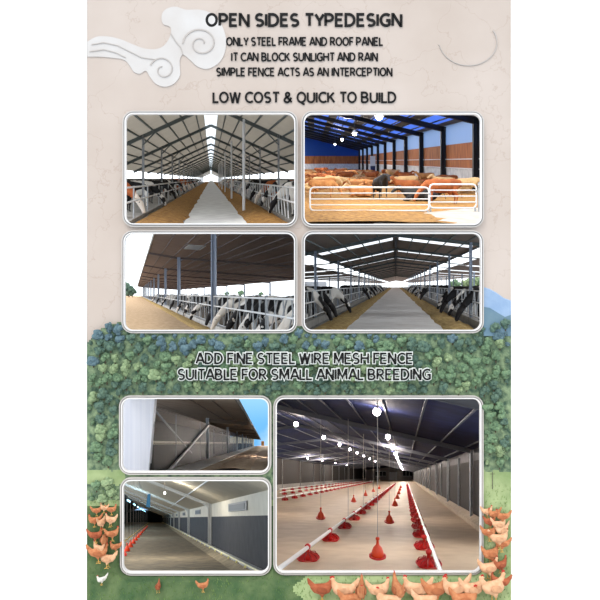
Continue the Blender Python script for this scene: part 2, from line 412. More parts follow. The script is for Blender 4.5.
def text_line(s, x0, x1, y0, y1, t, wt, edge=0):
    H = Z(y0)-Z(y1); gap = .235; adv = 0; items = []
    for ch in s:
        if ch == ' ': adv += .33; continue
        g = GL[ch]; items.append((adv, g[1])); adv += g[0]+gap-(.08 if ch in 'AVLTYF' else 0)
    q = (10-t)/10; A = at(x0, y1, t); Bx = at(x1, y0, t).x; Hh = H*q
    def build(name, wpen, tt, th, m):
        pw = wpen*Hh; mb = MB(); tot = adv-gap
        sx = (Bx-A.x-wt*Hh)/tot; sz = Hh-wt*Hh; ox = A.x+wt*Hh/2; oz = A.z+wt*Hh/2
        for idx, (a, strokes) in enumerate(items):
            for n_, st in enumerate(strokes):
                P_ = [Vector((ox+(a+x)*sx, 0, oz+y*sz)) for x, y in st]
                P_ = [p for q_, p in enumerate(P_) if q_ == 0 or (p-P_[q_-1]).length > 1e-5]
                closed = (P_[0]-P_[-1]).length < 1e-5
                if closed: P_ = P_[:-1]
                ribbon_solid(mb, P_, closed, pw, -tt-.0005*n_-.002*(idx%2), th, (pw-wt*Hh)/2)
        return mb.build(name, m, poster)
    o = build('text_line', wt, t, .008, mat('black ink', (8,7,7), .8)); o['label'] = 'black lettering reading ' + s.title()
    if edge:
        o = build('text_outline', wt+edge, t-.016, .008, mat('white ink', (206,209,204), .8)); o['label'] = 'white edging behind the lettering'
def ribbon_solid(mb, P_, closed, w, y, th, ext):      # one mitred pen stroke of even width
    n = len(P_)
    if not closed:
        P_[0] = P_[0]-(P_[1]-P_[0]).normalized()*ext; P_[-1] = P_[-1]+(P_[-1]-P_[-2]).normalized()*ext
    side = lambda d: Vector((-d.z, 0, d.x))
    Lf, Rt = [], []
    for i in range(n):
        a = (P_[i]-P_[i-1]).normalized() if i or closed else None
        b = (P_[(i+1)%n]-P_[i]).normalized() if i < n-1 or closed else None
        a = a or b; b = b or a
        m = (side(a)+side(b)).normalized(); c = max(.45, m.dot(side(a)))
        Lf.append(P_[i]+m*w/2/c); Rt.append(P_[i]-m*w/2/c)
    V = [[mb.bm.verts.new(p+Vector((0,y+o,0))) for p in L] for o in (-th/2, th/2) for L in (Lf, Rt)]
    lf, rf, lb, rb = V; m = n if closed else n-1
    for i in range(m):
        k = (i+1) % n
        for q in ((lf[i],rf[i],rf[k],lf[k]),(lb[i],lb[k],rb[k],rb[i]),(lf[i],lf[k],lb[k],lb[i]),(rf[i],rb[i],rb[k],rf[k])): mb.bm.faces.new(q)
    if not closed:
        mb.bm.faces.new((lf[0],lb[0],rb[0],rf[0])); mb.bm.faces.new((lf[-1],rf[-1],rb[-1],lb[-1]))
text_line('OPEN SIDES TYPEDESIGN', 205.5, 402.5, 13, 27, .009, .19)
text_line('ONLY STEEL FRAME AND ROOF PANEL', 226, 383, 37, 46, .009, .165)
text_line('IT CAN BLOCK SUNLIGHT AND RAIN', 231, 378, 52.4, 61.4, .009, .165)
text_line('SIMPLE FENCE ACTS AS AN INTERCEPTION', 216, 392.5, 67.5, 76.4, .009, .165)
text_line('LOW COST & QUICK TO BUILD', 212.5, 396.5, 91.6, 103.2, .009, .17)
text_line('ADD FINE STEEL WIRE MESH FENCE', 195.5, 413, 352.6, 364.2, .17, .15, .17)
text_line('SUITABLE FOR SMALL ANIMAL BREEDING', 177.5, 431, 368.6, 380.2, .17, .15, .17)

# ---- painted cloud scroll in low relief
M_cloud = mat('white cloud paint', (190,187,184), .85, (182,176,171), 1.4)
M_cline = mat('grey cloud contour', (168,161,155), .85)
def blob(cx, cy, rx, ry, n=28, rot=0):
    out = []
    for i in range(n):
        t = 2*math.pi*i/n; x = rx*math.cos(t); y = ry*math.sin(t); c, s = math.cos(R(rot)), math.sin(R(rot))
        out.append((X(cx+x*c-y*s), Z(cy+x*s+y*c)))
    return out
def smooth(p, n=5):
    out = []
    for i in range(len(p)-1):
        p0, p1, p2, p3 = p[max(i-1,0)], p[i], p[i+1], p[min(i+2,len(p)-1)]
        for j in range(n):
            t = j/n; q = [.5*(2*p1[m]+(p2[m]-p0[m])*t+(2*p0[m]-5*p1[m]+4*p2[m]-p3[m])*t*t+(3*p1[m]-p0[m]-3*p2[m]+p3[m])*t**3) for m in (0,1)]
            out.append((X(q[0]), Z(q[1])))
    out.append((X(p[-1][0]), Z(p[-1][1]))); return out
cl = put('cloud_ornament', filled('cloud', [smooth([(87.5,42),(97,37),(110,37),(122,40),(134,45),(146,49),(158,49),(166,44),(171,34),(170,27),(163,24),(162,15),(167,9),(176,7),(186,10),(200,10),(212,14),(221,24),(226,38),(225,52),(219,63),(208,69),(198,67),(190,60),(183,55),(180,60),(180,68),(180,76),(174,84),(165,87),(156,84),(150,77),(146,71),(140,74),(134,72),(130,66),(124,60),(112,58),(100,57),(87.5,57)])], .012, -.006), M_cloud, poster)
cl['label'] = 'white curling cloud painting'
def ribbon(pts, w0, w1, y, name, lab=None):
    mb = MB(); n = len(pts)
    for i in range(n-1):
        wd = (w0+(w1-w0)*i/n)/60
        p, q = Vector((X(pts[i][0]), y, Z(pts[i][1]))), Vector((X(pts[i+1][0]), y, Z(pts[i+1][1])))
        mb.beam(p, q, .012, wd)
    o = mb.build(name, M_cline, poster); return o
def spiral(cx, cy, r0, r1, a0, a1, n=40, e=1):
    return [(cx+(r0+(r1-r0)*i/n)*math.cos(R(a0+(a1-a0)*i/n)), cy+e*(r0+(r1-r0)*i/n)*math.sin(R(a0+(a1-a0)*i/n))) for i in range(n+1)]
ribbon(spiral(201,44,18,3,180,720,e=.9), 1.6, .9, -.016, 'contour_line')
ribbon(spiral(163,70,13,3,200,620), 1.3, .8, -.016, 'contour_line')
ribbon([(92,45),(104,43),(118,46),(130,52),(142,58),(155,60)], .9, .7, -.016, 'contour_line')
ribbon([(90,52),(104,50),(116,53),(126,58)], .9, .7, -.016, 'contour_line')
ribbon([(171,34),(176,42),(181,48),(183,55)], 1.1, .7, -.016, 'contour_line')
ribbon([(x, y) for x, y in spiral(470,40,32,27,170,-30,e=.86)][:1]+spiral(470,41,31,26,170,-28,e=.85), .6, 1.1, -.006, 'ring_ornament')

DIM = .74
# ================================================================== LANDSCAPE (low relief in front of the board)
def frame_gap(px, py):         # distance to the nearest frame's rounded outer edge
    best = 1e9
    for w in WIN:
        cx, cy, hx, hy = (w[0]+w[2])/2, (w[1]+w[3])/2, (w[2]-w[0])/2+3-11, (w[3]-w[1])/2+3-11
        dx, dy = abs(px-cx)-hx, abs(py-cy)-hy
        best = min(best, math.hypot(max(dx,0), max(dy,0))+min(max(dx,dy),0)-11)
    return best
def near_win(px, py, e): return frame_gap(px, py) < e
def skyline(px):
    pts = [(87,343),(92,337),(98,331),(106,326),(120,322),(140,326),(300,326),(478,326),(484,322),(495,325),(511,321)]
    for (a, b), (c, d) in zip(pts, pts[1:]):
        if a <= px <= c: return b+(d-b)*(px-a)/(c-a)
    return 330
def depth(px, py):             # how far the bank stands out from the board
    t = .03 + .03*noise.noise((px*.05, py*.05, 2))
    if py > 500: t += .09*min(py-500, 72)/72
    if py > 574: t += .20*(py-574)/26
    e = frame_gap(px, py)
    e = min(1, max(0, (e-.5)/7))
    return max(.01, .012+(t-.012)*e)
def relief(name, m, test, step=2, y0=300, y1=612, x0=87, x1=511):
    mb = MB(); V = {}
    nx = int((x1-x0)/step)+1; ny = int((y1-y0)/step)+1
    def vert(i, j):
        if (i, j) not in V:
            px, py = min(x0+i*step, x1), y0+j*step
            V[(i, j)] = mb.bm.verts.new(at(px, py, depth(px, py)))
        return V[(i, j)]
    for i in range(nx):
        for j in range(ny):
            cx, cy = x0+(i+.5)*step, y0+(j+.5)*step
            if cx > x1 or near_win(cx, cy, -1.4) or not test(cx, cy): continue
            mb.bm.faces.new((vert(i,j), vert(i+1,j), vert(i+1,j+1), vert(i,j+1)))
    bmesh.ops.recalc_face_normals(mb.bm, faces=mb.bm.faces[:])
    g = bmesh.ops.extrude_face_region(mb.bm, geom=mb.bm.faces[:])
    for v in [e for e in g['geom'] if isinstance(e, bmesh.types.BMVert)]: v.co.y = -.002
    bmesh.ops.recalc_face_normals(mb.bm, faces=mb.bm.faces[:])
    return struct(name, mb, m, smooth=False)
M_hill = mat('forest undergrowth', (66,92,76), .95, (146,166,128), 9, bump=1, detail=8)
M_meadow = mat('bright meadow grass', (138,160,108), .95, (170,186,136), 3, bump=.6, detail=8)
M_lawn = mat('dark trodden grass', (64,92,58), .95, (96,116,76), 4, bump=1, detail=8)
def is_meadow(px, py): return (px > 470 and py > 471+4*noise.noise((px*.2,7,1))) or (px < 126 and 470+3*noise.noise((px*.2,1,1)) < py < 484+5*noise.noise((px*.15,4,1)))
def is_lawn(px, py): return py > 505 and px < 300+7*math.sin(py*.2)
relief('hillside', M_hill, lambda x, y: y > skyline(x) and not is_meadow(x, y) and not is_lawn(x, y) and not (y > 500))
relief('meadow', M_meadow, lambda x, y: (is_meadow(x, y) or y > 500) and not is_lawn(x, y) )
relief('grass_field', M_lawn, lambda x, y: is_lawn(x, y) and not is_meadow(x, y))

# distant mountain at the right edge, blue haze put into its colours
def ridge(name, pts, t, col, col2, label):
    m = mat(name.replace('_',' ')+' '+label.split()[0], col, .95, col2, 3, bump=.5, detail=7)
    mb = MB(); n = len(pts)
    for (a, b), (c, d) in zip(pts, pts[1:]):
        for k in range(4):
            p, q = a+(c-a)*k/4, a+(c-a)*(k+1)/4; yp, yq = b+(d-b)*k/4, b+(d-b)*(k+1)/4
            mb.prism([at(p,yp,0), at(q,yq,0), at(q,336,0), at(p,336,0)], [at(p,yp+1,t*.4), at(q,yq+1,t*.4), at(q,336,t), at(p,336,t)])
    o = mb.build(name, m); return tag(o, label, 'mountain')
ridge('mountain', [(483.6,287),(490,289),(497,293),(504,298),(511,300.5)], .03, (142,170,204), (160,184,212), 'pale blue mountain ridge rising behind the forest at the right edge')
ridge('mountain', [(483.6,306),(490,307),(498,312),(505,316),(511,314)], .06, (100,130,150), (118,144,156), 'darker blue green mountain slope below the pale ridge at the right edge')

# tree crowns
def crown_mesh(seed, flat=1.0):
    rr = random.Random(seed); mb = MB()
    for i in range(15):
        a = rr.uniform(0, 6.28); r = rr.uniform(0, .62); z = rr.uniform(.35, 1.15)*flat
        mb.ball((r*math.cos(a), r*math.sin(a)*.8, z), rr.uniform(.28, .45), 2)
    for v in mb.bm.verts:
        v.co += v.co.normalized()*noise.noise(v.co*4.5+Vector((seed,0,0)))*.16
    for i in range(150):           # loose leaves round the crown
        d = Vector((rr.gauss(0,1), rr.gauss(0,1), rr.gauss(0,1))).normalized(); c = Vector((0,0,.75*flat))+Vector((d.x*.85, d.y*.7, d.z*.65*flat))*rr.uniform(.9,1.1)
        u = Vector((rr.gauss(0,1), rr.gauss(0,1), rr.gauss(0,1))).normalized()*.09; v = d.cross(u).normalized()*.06
        mb.poly([c-u, c+v, c+u, c-v])
    return mb
TREE_COL = {'blue': ((84,112,124),(112,138,144)), 'deep': ((78,106,96),(108,134,114)), 'mid': ((98,128,100),(130,158,120)), 'light': ((134,158,118),(164,184,140))}  # the blue set has distance haze put into its leaf colour
CROWNS = {}
for cn, (c1, c2) in TREE_COL.items():
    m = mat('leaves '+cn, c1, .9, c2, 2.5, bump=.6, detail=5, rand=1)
    for sd in range(3):
        mb = crown_mesh(sd*7+3, 1.0 if sd else 1.25); me = bpy.data.meshes.new('tree'); mb.bm.to_mesh(me); mb.bm.free(); me.materials.append(m)
        me.materials.append(mat('bark', (90,78,62), .9)); CROWNS[(cn, sd)] = me
tk = MB(); tk.tube((0,0,-.25),(0,0,.8),.1,6,.05); tkm = bpy.data.meshes.new('trunk'); tk.bm.to_mesh(tkm); tk.bm.free(); tkm.materials.append(mat('bark', (90,78,62), .9))
placed = []; rr = random.Random(5)
cands = []
for _ in range(26000):
    px, py = rr.uniform(88, 510), rr.uniform(320, 508)
    cands.append((px, py))
def tree_zone(px, py):
    if py < skyline(px)+1 or is_meadow(px, py) or is_meadow(px, py+6): return None
    if px < 126 and py > 500: return None
    f = noise.noise((px*.03, py*.045, 9))
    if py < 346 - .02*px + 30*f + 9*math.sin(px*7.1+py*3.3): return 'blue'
    if py > 455: return 'mid' if f > -.1 else 'light'
    return 'deep' if f < -.12 else ('light' if f > .22 else 'mid')
TL = {('blue',0):'small tree with blue haze painted into its leaves, high on the hill left of lettering',('blue',1):'small tree with blue haze painted into its leaves, high on the hill right of lettering',
      ('deep',0):'dark green tree in the forest band, left half',('deep',1):'dark green tree in the forest band, right half',
      ('mid',0):'mid green tree in the forest band, left half',('mid',1):'mid green tree in the forest band, right half',
      ('light',0):'pale green tree in a bright patch of forest, left half',('light',1):'pale green tree in a bright patch of forest, right half'}
for px, py in cands:
    z = tree_zone(px, py)
    if not z: continue
    r = rr.uniform(5.2, 7.8)
    if near_win(px, py, r*.82) or px-r < 86.5 or px+r > 511.5:
        r = 3.0
        if near_win(px, py, r-.6) or px-r < 87 or px+r > 511: continue
    if any(abs(px-a) < 12 and abs(py-b) < 12 and math.hypot(px-a, (py-b)*1.25) < (r+c)*.74 for a, b, c in placed): continue
    placed.append((px, py, r))
placed.sort(key=lambda p: -p[2]); placed = placed[:298]
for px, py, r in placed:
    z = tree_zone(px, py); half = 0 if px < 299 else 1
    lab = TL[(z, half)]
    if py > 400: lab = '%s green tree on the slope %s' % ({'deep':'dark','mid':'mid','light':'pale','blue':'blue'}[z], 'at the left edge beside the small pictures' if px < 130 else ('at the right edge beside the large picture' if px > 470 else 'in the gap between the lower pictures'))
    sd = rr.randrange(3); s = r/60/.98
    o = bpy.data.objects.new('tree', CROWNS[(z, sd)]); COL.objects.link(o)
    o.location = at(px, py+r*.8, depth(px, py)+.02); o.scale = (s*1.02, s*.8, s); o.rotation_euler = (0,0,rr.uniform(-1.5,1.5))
    tag(o, lab, 'tree', 'trees: '+lab)
    t = bpy.data.objects.new('trunk', tkm); COL.objects.link(t); t.parent = o

# pole in the meadow
pm = MB(); pm.tube(at(492.5,489,.06), at(492.5,472,.06), .006, 6); pm.tube(at(490,474,.06), at(495,474,.06), .004, 6)
tag(pm.build('utility_pole', mat('old timber', (96,96,80), .9)), 'thin wooden pole standing in the meadow at the right edge', 'pole')

# ---- hens
def hen_protos():
    mb = MB()   # faces +X, 0.4 m long, stands at z=0
    chain(mb, [(-.17,0,.27,.035,.05),(-.1,0,.235,.075,.085),(0,0,.215,.095,.10),(.08,0,.225,.08,.095),(.13,0,.27,.05,.07),(.155,0,.335,.032,.036),(.165,0,.375,.03,.03)])
    chain(mb, [(-.15,0,.28,.03,.05),(-.22,0,.35,.018,.05),(-.245,0,.40,.010,.035)])
    chain(mb, [(.18,0,.373,.018,.018),(.21,0,.367,.007,.007)])
    for sy in (-1,1): chain(mb, [(-.01,sy*.04,.16,.04,.05),(0,sy*.045,.11,.022,.025)])
    body = solidify(mb, .011, 2)
    lg = []
    for sy in (-1,1):
        b = MB(); b.path([(0,sy*.045,.12),(.0,sy*.045,.015)], .008, 6)
        for a in (-.5,0,.5,3.14): b.tube((0,sy*.045,.012),(.05*math.cos(a),sy*.045+.05*math.sin(a),.006),.006,5)
        me = bpy.data.meshes.new('leg'); b.bm.to_mesh(me); b.bm.free(); lg.append(me)
    b = MB()
    for i in range(4): b.ball((.145+.013*i, 0, .408+.008*math.sin(i)), (.011,.005,.016), 1)
    b.ball((.178,0,.345),(.010,.008,.02),1)
    comb = bpy.data.meshes.new('comb'); b.bm.to_mesh(comb); b.bm.free()
    b = MB()
    for sy in (-1,1):
        b.ball((-.02,sy*.085,.225),(.10,.022,.055),2, Matrix.Rotation(R(12),4,'Y'))
    wing = bpy.data.meshes.new('wings'); b.bm.to_mesh(wing); b.bm.free()
    return body, lg, comb, wing
HB, HL, HC, HW = hen_protos()
M_leg = mat('yellow hen leg', (214,170,90), .6); M_comb = mat('red comb', (196,44,40), .6)
for me in HL: me.materials.append(M_leg)
HC.materials.append(M_comb)
HEN = {}
for nm, c1, c2 in (('ginger',(206,140,96),(184,112,72)),('pale',(236,190,152),(220,168,128)),('russet',(182,104,70),(160,84,54)),('white',(240,236,228),(226,222,214))):
    m = mat(nm+' feathers', c1, .9, c2, 14, rand=1, bump=.4); b = HB.copy(); b.materials.clear(); b.materials.append(m)
    wme = HW.copy(); wme.materials.clear(); wme.materials.append(mat(nm+' wing feathers', c2, .9, tuple(int(x*.88) for x in c2), 12, bump=.4))
    HEN[nm] = (b, wme)
def hen(px, py, size, face, kind, label, group):   # py = feet; size = body length in photo pixels
    t = depth(px, py)+.012+size*.0026
    if px < 125: size *= .85; px = 88+(px-88)*.82+3
    px = min(max(px, 87+size*.56), 511-size*.56)
    if py > 594 and px > 300: size *= 1.15; py += 3.5
    o = bpy.data.objects.new('hen', HEN[kind][0]); COL.objects.link(o)
    s = size/60*(10-t)/10/.44; o.scale = (s, s*.85, s); o.location = at(px, py, t); o.rotation_euler = (0,0,R(face))
    tag(o, label, 'hen', group)
    for nm, me in (('leg',HL[0]),('leg',HL[1]),('comb',HC),('wings',HEN[kind][1])):
        c = bpy.data.objects.new(nm, me); COL.objects.link(c); c.parent = o
    # the earth ledge under its feet
    return o
hens = [
 # left flock (px, feet y, length, facing, colour)
 (95,516,13,20,'ginger'),(104,513,12,160,'pale'),(113,515,13,10,'ginger'),(91,527,16,200,'ginger'),(101,530,18,75,'pale'),(112,527,17,160,'pale'),
 (93,543,18,10,'russet'),(104,549,22,100,'ginger'),(114,541,17,30,'ginger'),(93,563,24,15,'ginger'),(108,568,22,170,'pale'),
 (101,585,13,215,'white'),(118,553,15,200,'ginger'),(97,556,18,150,'pale'),
 # right flock
 (487,518,13,10,'pale'),(494,521,14,190,'ginger'),(503,524,15,170,'ginger'),(490,529,15,20,'russet'),(499,533,17,15,'pale'),(506,538,17,200,'pale'),
 (489,541,17,10,'ginger'),(500,549,21,10,'pale'),(506,552,16,170,'ginger'),(491,565,22,25,'ginger'),(504,574,18,30,'russet'),(489,580,24,20,'pale'),(505,592,20,160,'russet'),(494,600,28,25,'pale'),
 # bottom row
 (322,598,22,10,'russet'),(343,600,24,170,'pale'),(361,601,24,80,'ginger'),(379,599,22,15,'pale'),(398,601,26,100,'ginger'),(416,600,25,170,'pale'),(436,601,26,20,'ginger'),(455,600,26,190,'pale'),(473,599,24,15,'pale'),
 (352,610,24,20,'ginger'),(388,611,24,170,'pale'),(426,611,24,10,'pale'),(465,611,26,10,'ginger'),(158,593,13,90,'russet'),(203,592,13,20,'ginger')]
cn = {'ginger':'ginger','pale':'pale buff','russet':'dark russet','white':'white'}
SEEN = {}
for (px, py, sz, fc, kd) in hens:
    zone = 'left edge flock' if px < 125 else ('right edge flock' if px > 482 else 'bottom row')
    SEEN.setdefault((zone, kd), []).append((py, px, sz, fc))
for (zone, kd), L in SEEN.items():
    L.sort()
    for i, (py, px, sz, fc) in enumerate(L):
        look = 'facing right' if -60 < fc < 60 else ('facing away' if 60 <= fc < 130 else 'facing left')
        g = {'left edge flock':'hens on the grass at the left edge','right edge flock':'hens on the meadow at the right edge','bottom row':'hens along the bottom edge'}[zone]
        if zone == 'bottom row':
            L2 = sorted(L, key=lambda q: q[1]); j = L2.index((py, px, sz, fc)); pos = ORD[j]+' from the left'
        else: pos = ORD[i]+' from the top' if len(L) > 1 else ''
        hen(px, py, sz, fc, kd, ('%s hen %s, %s, %s' % (cn[kd], look, zone, pos)) if pos else '%s hen %s in the %s' % (cn[kd], look, zone), g)

# grass tufts (nobody could count them)
mb = MB(); rr = random.Random(8)
for _ in range(5200):
    px, py = rr.uniform(88,510), rr.uniform(486,606)
    if near_win(px, py, 2.5) or (py < 575 and 119 < px < 484): continue
    p = at(px, py, depth(px, py)+.004); a = rr.uniform(0,3.1); h = rr.uniform(.02,.06); d = Vector((math.cos(a)*.006, math.sin(a)*.004, 0)); tip = p+Vector((rr.uniform(-.02,.02), -rr.uniform(0,.02), h))
    mb.poly([p-d, p+d, tip])
o = mb.build('grass', mat('grass blades', (84,122,62), .8, (128,156,86), 2, rand=0)); tag(o, 'short green grass growing on the bank under the hens', 'grass', kind='stuff')

DIM = 1.0
KS = .76
# ================================================================== BARN 1: cattle aisle under a gable roof
M_sheet = mat('grey roof sheeting', (190,186,178), .7, (174,170,162), 2, trans=.6)
M_sheet2 = mat('light translucent sheet', (240,245,248), .6, trans=.8)
M_truss = mat('grey green steel', (96,104,104), .6)
def col_label(i, what, where):
    return '%s %s, %s from the front' % (what, where, ORD[i]) if i < 6 else 'distant %s %s' % (what, where)
P = P1; CURP = P1
HR, HE, AE = -336, -62, 600           # ridge height, eave height, eave half width
rz = lambda a: HR+(HE-HR)*abs(a)/AE
for sd, nm in ((-1,'left'),(1,'right')):
    mb = MB(); P.strip(mb, [(sd*34, rz(34)), (sd*AE, HE)], KS, 21, 3); mb.clip(P)
    roof = tag(mb.build('ceiling', M_sheet), kind='structure')
    for a in range(70, 530, 62):
        b = MB(); b.beam(P.W(sd*a, rz(a)+5, KS), P.W(sd*a, rz(a)+5, 21), P.L(5), P.L(8)); b.clip(P); b.build('purlin', M_truss, roof)
mb = MB(); P.strip(mb, [(-36, HR+10), (0, HR-6), (36, HR+10)], KS, 21, 2); mb.clip(P)
sk = mb.build('skylight', M_sheet2); tag(sk, 'white translucent ridge skylight along the roof of the top left cattle barn', 'skylight')
for i, k in enumerate([.83+.5*j for j in range(22)]):
    fr = empty('portal_frame', P.W(0, 150, k), 'grey steel portal frame of the top left cattle barn, '+(ORD[i]+' from the front' if i < 7 else 'in the distance'), 'roof frame', 'steel portal frames of the top left barn')
    for sd in (-1, 1):
        b = MB(); b.ibeam(P.W(0, HR+12, k), P.W(sd*AE, HE+12, k), P.L(9), P.L(15)); b.build('rafter', M_truss, fr)
        b = MB(); b.ibeam(P.W(sd*300, rz(300)+8, k), P.W(sd*300, 150, k), P.L(9), P.L(9)); b.build('column', M_gal, fr)
        b = MB(); b.beam(P.W(sd*300, rz(300)+50, k), P.W(sd*240, rz(240)+14, k), P.L(5)); b.build('brace', M_truss, fr)
for i, k in enumerate((1.33, 2.12, 3.1, 3.95, 4.8, 5.7)):
    b = MB(); b.tube(P.W(146,150,k), P.W(146, rz(146)+6, k), P.L(6.5), 10); root = b.build('post', M_galw)
    if root is None: continue
    WL[root] = Vector(root.location); q = MB(); q.box(P.W(146,149,k), (P.L(22), P.L(22), P.L(4))); q.build('base_plate', M_gal, root)
    tag(root, 'pale round post beside the aisle of the top left barn, %s from the front' % ORD[i], 'post', 'centre posts of the top left barn')
# ground
def ground(P, prof, h, name, m, k0=1.0, k1=13):
    mb = MB(); P.strip(mb, [(prof[0], h), (prof[1], h)], k0, k1, 3); return struct(name, mb, m, P)
ground(P, (-92,122), 150, 'floor', mat('bright concrete aisle', (236,237,236), .85, (214,214,214), 3), KS, 21)
ground(P, (-1400,-92), 151, 'floor', M_conc2, KS, 13); ground(P, (122,1400), 151, 'floor', M_conc2, KS, 13)
def heap(P, a0, a1, h, hh, k0, k1, name, m, label, cat, n=60, seed=1, ragged=14, logk=True):
    mb = MB(); rr = random.Random(seed); rows = []
    for i in range(n+1):
        k = k0*(k1/k0)**(i/n)
        l_ = a0+ragged*noise.noise((i*.5,seed,0)); r_ = a1+ragged*noise.noise((i*.5,seed,5)); row = []
        for j in range(9):
            t = j/8; a = l_+(r_-l_)*t; y = hh*math.sin(math.pi*t)**.6*(1+.5*noise.noise((a*.06, i*.7, seed)))+ (0 if j in (0,8) else hh*.2*rr.random())
            row.append(mb.bm.verts.new(P.W(a, h-max(0,y), k)))
        rows.append(row)
    for p, q in zip(rows, rows[1:]):
        for j in range(8): mb.bm.faces.new((p[j], p[j+1], q[j+1], q[j]))
    mb.clip(P); o = mb.build(name, m, smooth=True); return tag(o, label, cat, kind='stuff')
heap(P, -255, -90, 150, 12, KS, 13, 'feed', M_straw, 'brown silage spread along the left side of the cattle aisle', 'feed', seed=2)
heap(P, 120, 262, 150, 12, KS, 13, 'feed', M_straw, 'brown silage spread along the right side of the cattle aisle', 'feed', seed=3)
for sd, nm in ((-1,'left'),(1,'right')):
    root = empty('feed_fence', P.W(sd*268,150,1.05), 'long tubular feed rail on the %s side of the top left cattle aisle' % nm, 'fence')
    b = MB(); P.strip(b, [(sd*262,138),(sd*276,138)], KS, 12, 13); b.clip(P); b.build('curb', M_conc2, root)
    for h in (30, 78):
        b = MB(); b.tube(P.W(sd*268,h,KS), P.W(sd*268,h,12), P.L(3.2), 8); b.clip(P); b.build('rail', M_galw, root)
    for k in [1.05*1.22**j for j in range(13)]:
        b = MB(); b.tube(P.W(sd*270,150,k), P.W(sd*270,26,k), P.L(3), 8); b.build('upright', M_gal, root)
    if sd > 0:
        for j in range(34):
            k = 1.04+.045*j*(1+.02*j); b = MB(); b.tube(P.W(270,138,k), P.W(270,32,k+.04), P.L(1.9), 6); b.build('bar', M_galw, root)
# cows on both sides, heads over the feed
def line_cows(P, specs, side, a_body, hfl, grp, where, face_in=0, eyes_k=3):
    seen = {}
    for i, (k, pose, coat, da, jit) in enumerate(specs):
        f = (0 if side < 0 else 180)+jit
        nm = {'holstein':'black and white','black':'black','hereford':'red brown white-faced','brown':'light brown','russet':'russet','cream':'cream','pied':'mostly white'}[coat]
        ps = {'feed':'feeding head down','up':'with raised head','level':'looking over the rail','lie':'lying'}[pose]
        if i < 7: lab = '%s cow %s, %s in %s' % (nm, ps, ORD[i], where)
        else: lab = 'far-off %s cow %s in %s' % (nm, ps, where)
        cow(P, side*a_body+side*da, hfl, k, f, pose, coat, lab, grp, eyes=k < eyes_k)
rr = random.Random(3)
specs = [(1.14,'feed','hereford',8,-8),(1.36,'level','black',40,0),(1.55,'feed','holstein',0,10),(1.8,'level','black',25,-6),(2.05,'feed','black',5,8),(2.3,'feed','holstein',10,0),(2.6,'level','black',20,0)]
k = 2.9
while k < 8: specs.append((k, rr.choice(['feed','level','feed']), rr.choice(['holstein','black','black','hereford','holstein']), rr.uniform(0,30), rr.uniform(-15,15))); k *= 1.095
line_cows(P, specs, -1, 395, 150, 'cows along the left rail of the top left barn', 'the left row, top left barn')
specs = [(.98,'up','pied',20,10),(1.2,'feed','holstein',-10,-5),(1.42,'feed','holstein',-8,12),(1.62,'feed','hereford',-4,0),(1.85,'feed','black',0,8),(2.1,'level','black',15,0),(2.35,'feed','holstein',0,0)]
k = 2.65
while k < 8: specs.append((k, rr.choice(['feed','level','feed']), rr.choice(['holstein','black','black','hereford','pied']), rr.uniform(0,30), rr.uniform(-15,15))); k *= 1.095
line_cows(P, specs, 1, 400, 150, 'cows along the right rail of the top left barn', 'the right row, top left barn')
# low outer walls
for sd, nm in ((-1,'left'),(1,'right')):
    mb = MB(); P.strip(mb, [(sd*640,150),(sd*640,10)], KS, 13, 2); struct('wall_'+nm, MB().prism([P.W(sd*640,150,1.5),P.W(sd*640,150,13),P.W(sd*640,0,13),P.W(sd*640,0,1.5)],[P.W(sd*646,150,1.5),P.W(sd*646,150,13),P.W(sd*646,0,13),P.W(sd*646,0,1.5)]), M_conc2, P); 

# ================================================================== BARN 2: brown cattle behind gates
P = P2; CURP = P2
M_black = mat('black steel frame', (24,26,30), .55)
M_wood = mat('orange brown boards', (172,104,54), .75, (128,72,36), 6, stretch=(1,1,.15), detail=3)
M_blue = mat('dusk-tinted blue sheeting', (70,110,178), .6, trans=.6)  # dusk light tinted into the sheet colour
M_blued = mat('deep blue cladding', (40,82,150), .6, trans=.35)
AW, SL, KE = 1223, .255, 8.4
HW = -332                                 # eave height at the wall
rh = lambda a: HW-(AW-a)*.25
# floor: straw bedding and pale apron in front
ground(P, (-900,1300), 205, 'floor', M_straw, KS, KE)
mb = MB(); AP = [(120,.76),(1100,.76),(1100,1.38),(728,1.38),(360,1.2),(200,1.03)]; mb.prism([P.W(a,202,k) for a, k in AP],[P.W(a,206,k) for a, k in AP])
struct('floor', mb, mat('pale apron concrete', (186,180,172), .85, (166,160,150), 3), P)
kb = [2.3+.58*j for j in range(11)]
def wallpanel(P, name, pts, m, th=(6,0)):
    mb = MB(); d = Vector((P.L(th[0]),0,0)) if th[0] else Vector((0,.06,0))
    mb.prism([P.W(*p) for p in pts], [P.W(*p)+d for p in pts]); return struct(name, mb, m, P)
wallpanel(P, 'wall_right', [(AW,205,1.6),(AW,205,KE),(AW,55,KE),(AW,55,1.6)], M_conc)
wallpanel(P, 'wall_right', [(AW,55,1.6),(AW,55,KE),(AW,-150,KE),(AW,-150,1.6)], M_wood)
wallpanel(P, 'wall_right', [(AW,-150,1.6),(AW,-150,KE),(AW,rh(AW)-6,KE),(AW,rh(AW)-6,1.6)], mat('pale blue clerestory sheet', (176,196,222), .6, trans=.7))
def endw(h0, h1, m, a0=-500, a1=AW):
    mb = MB(); mb.prism([P.W(a0,h0,KE),P.W(a1,h0,KE),P.W(a1,h1,KE),P.W(a0,h1,KE)], [P.W(a0,h0,KE)+Vector((0,.2,0)),P.W(a1,h0,KE)+Vector((0,.2,0)),P.W(a1,h1,KE)+Vector((0,.2,0)),P.W(a0,h1,KE)+Vector((0,.2,0))]); return struct('wall_back', mb, m, P)
endw(205, 60, M_conc); endw(60, -150, M_wood); endw(-150, -900, M_blued)
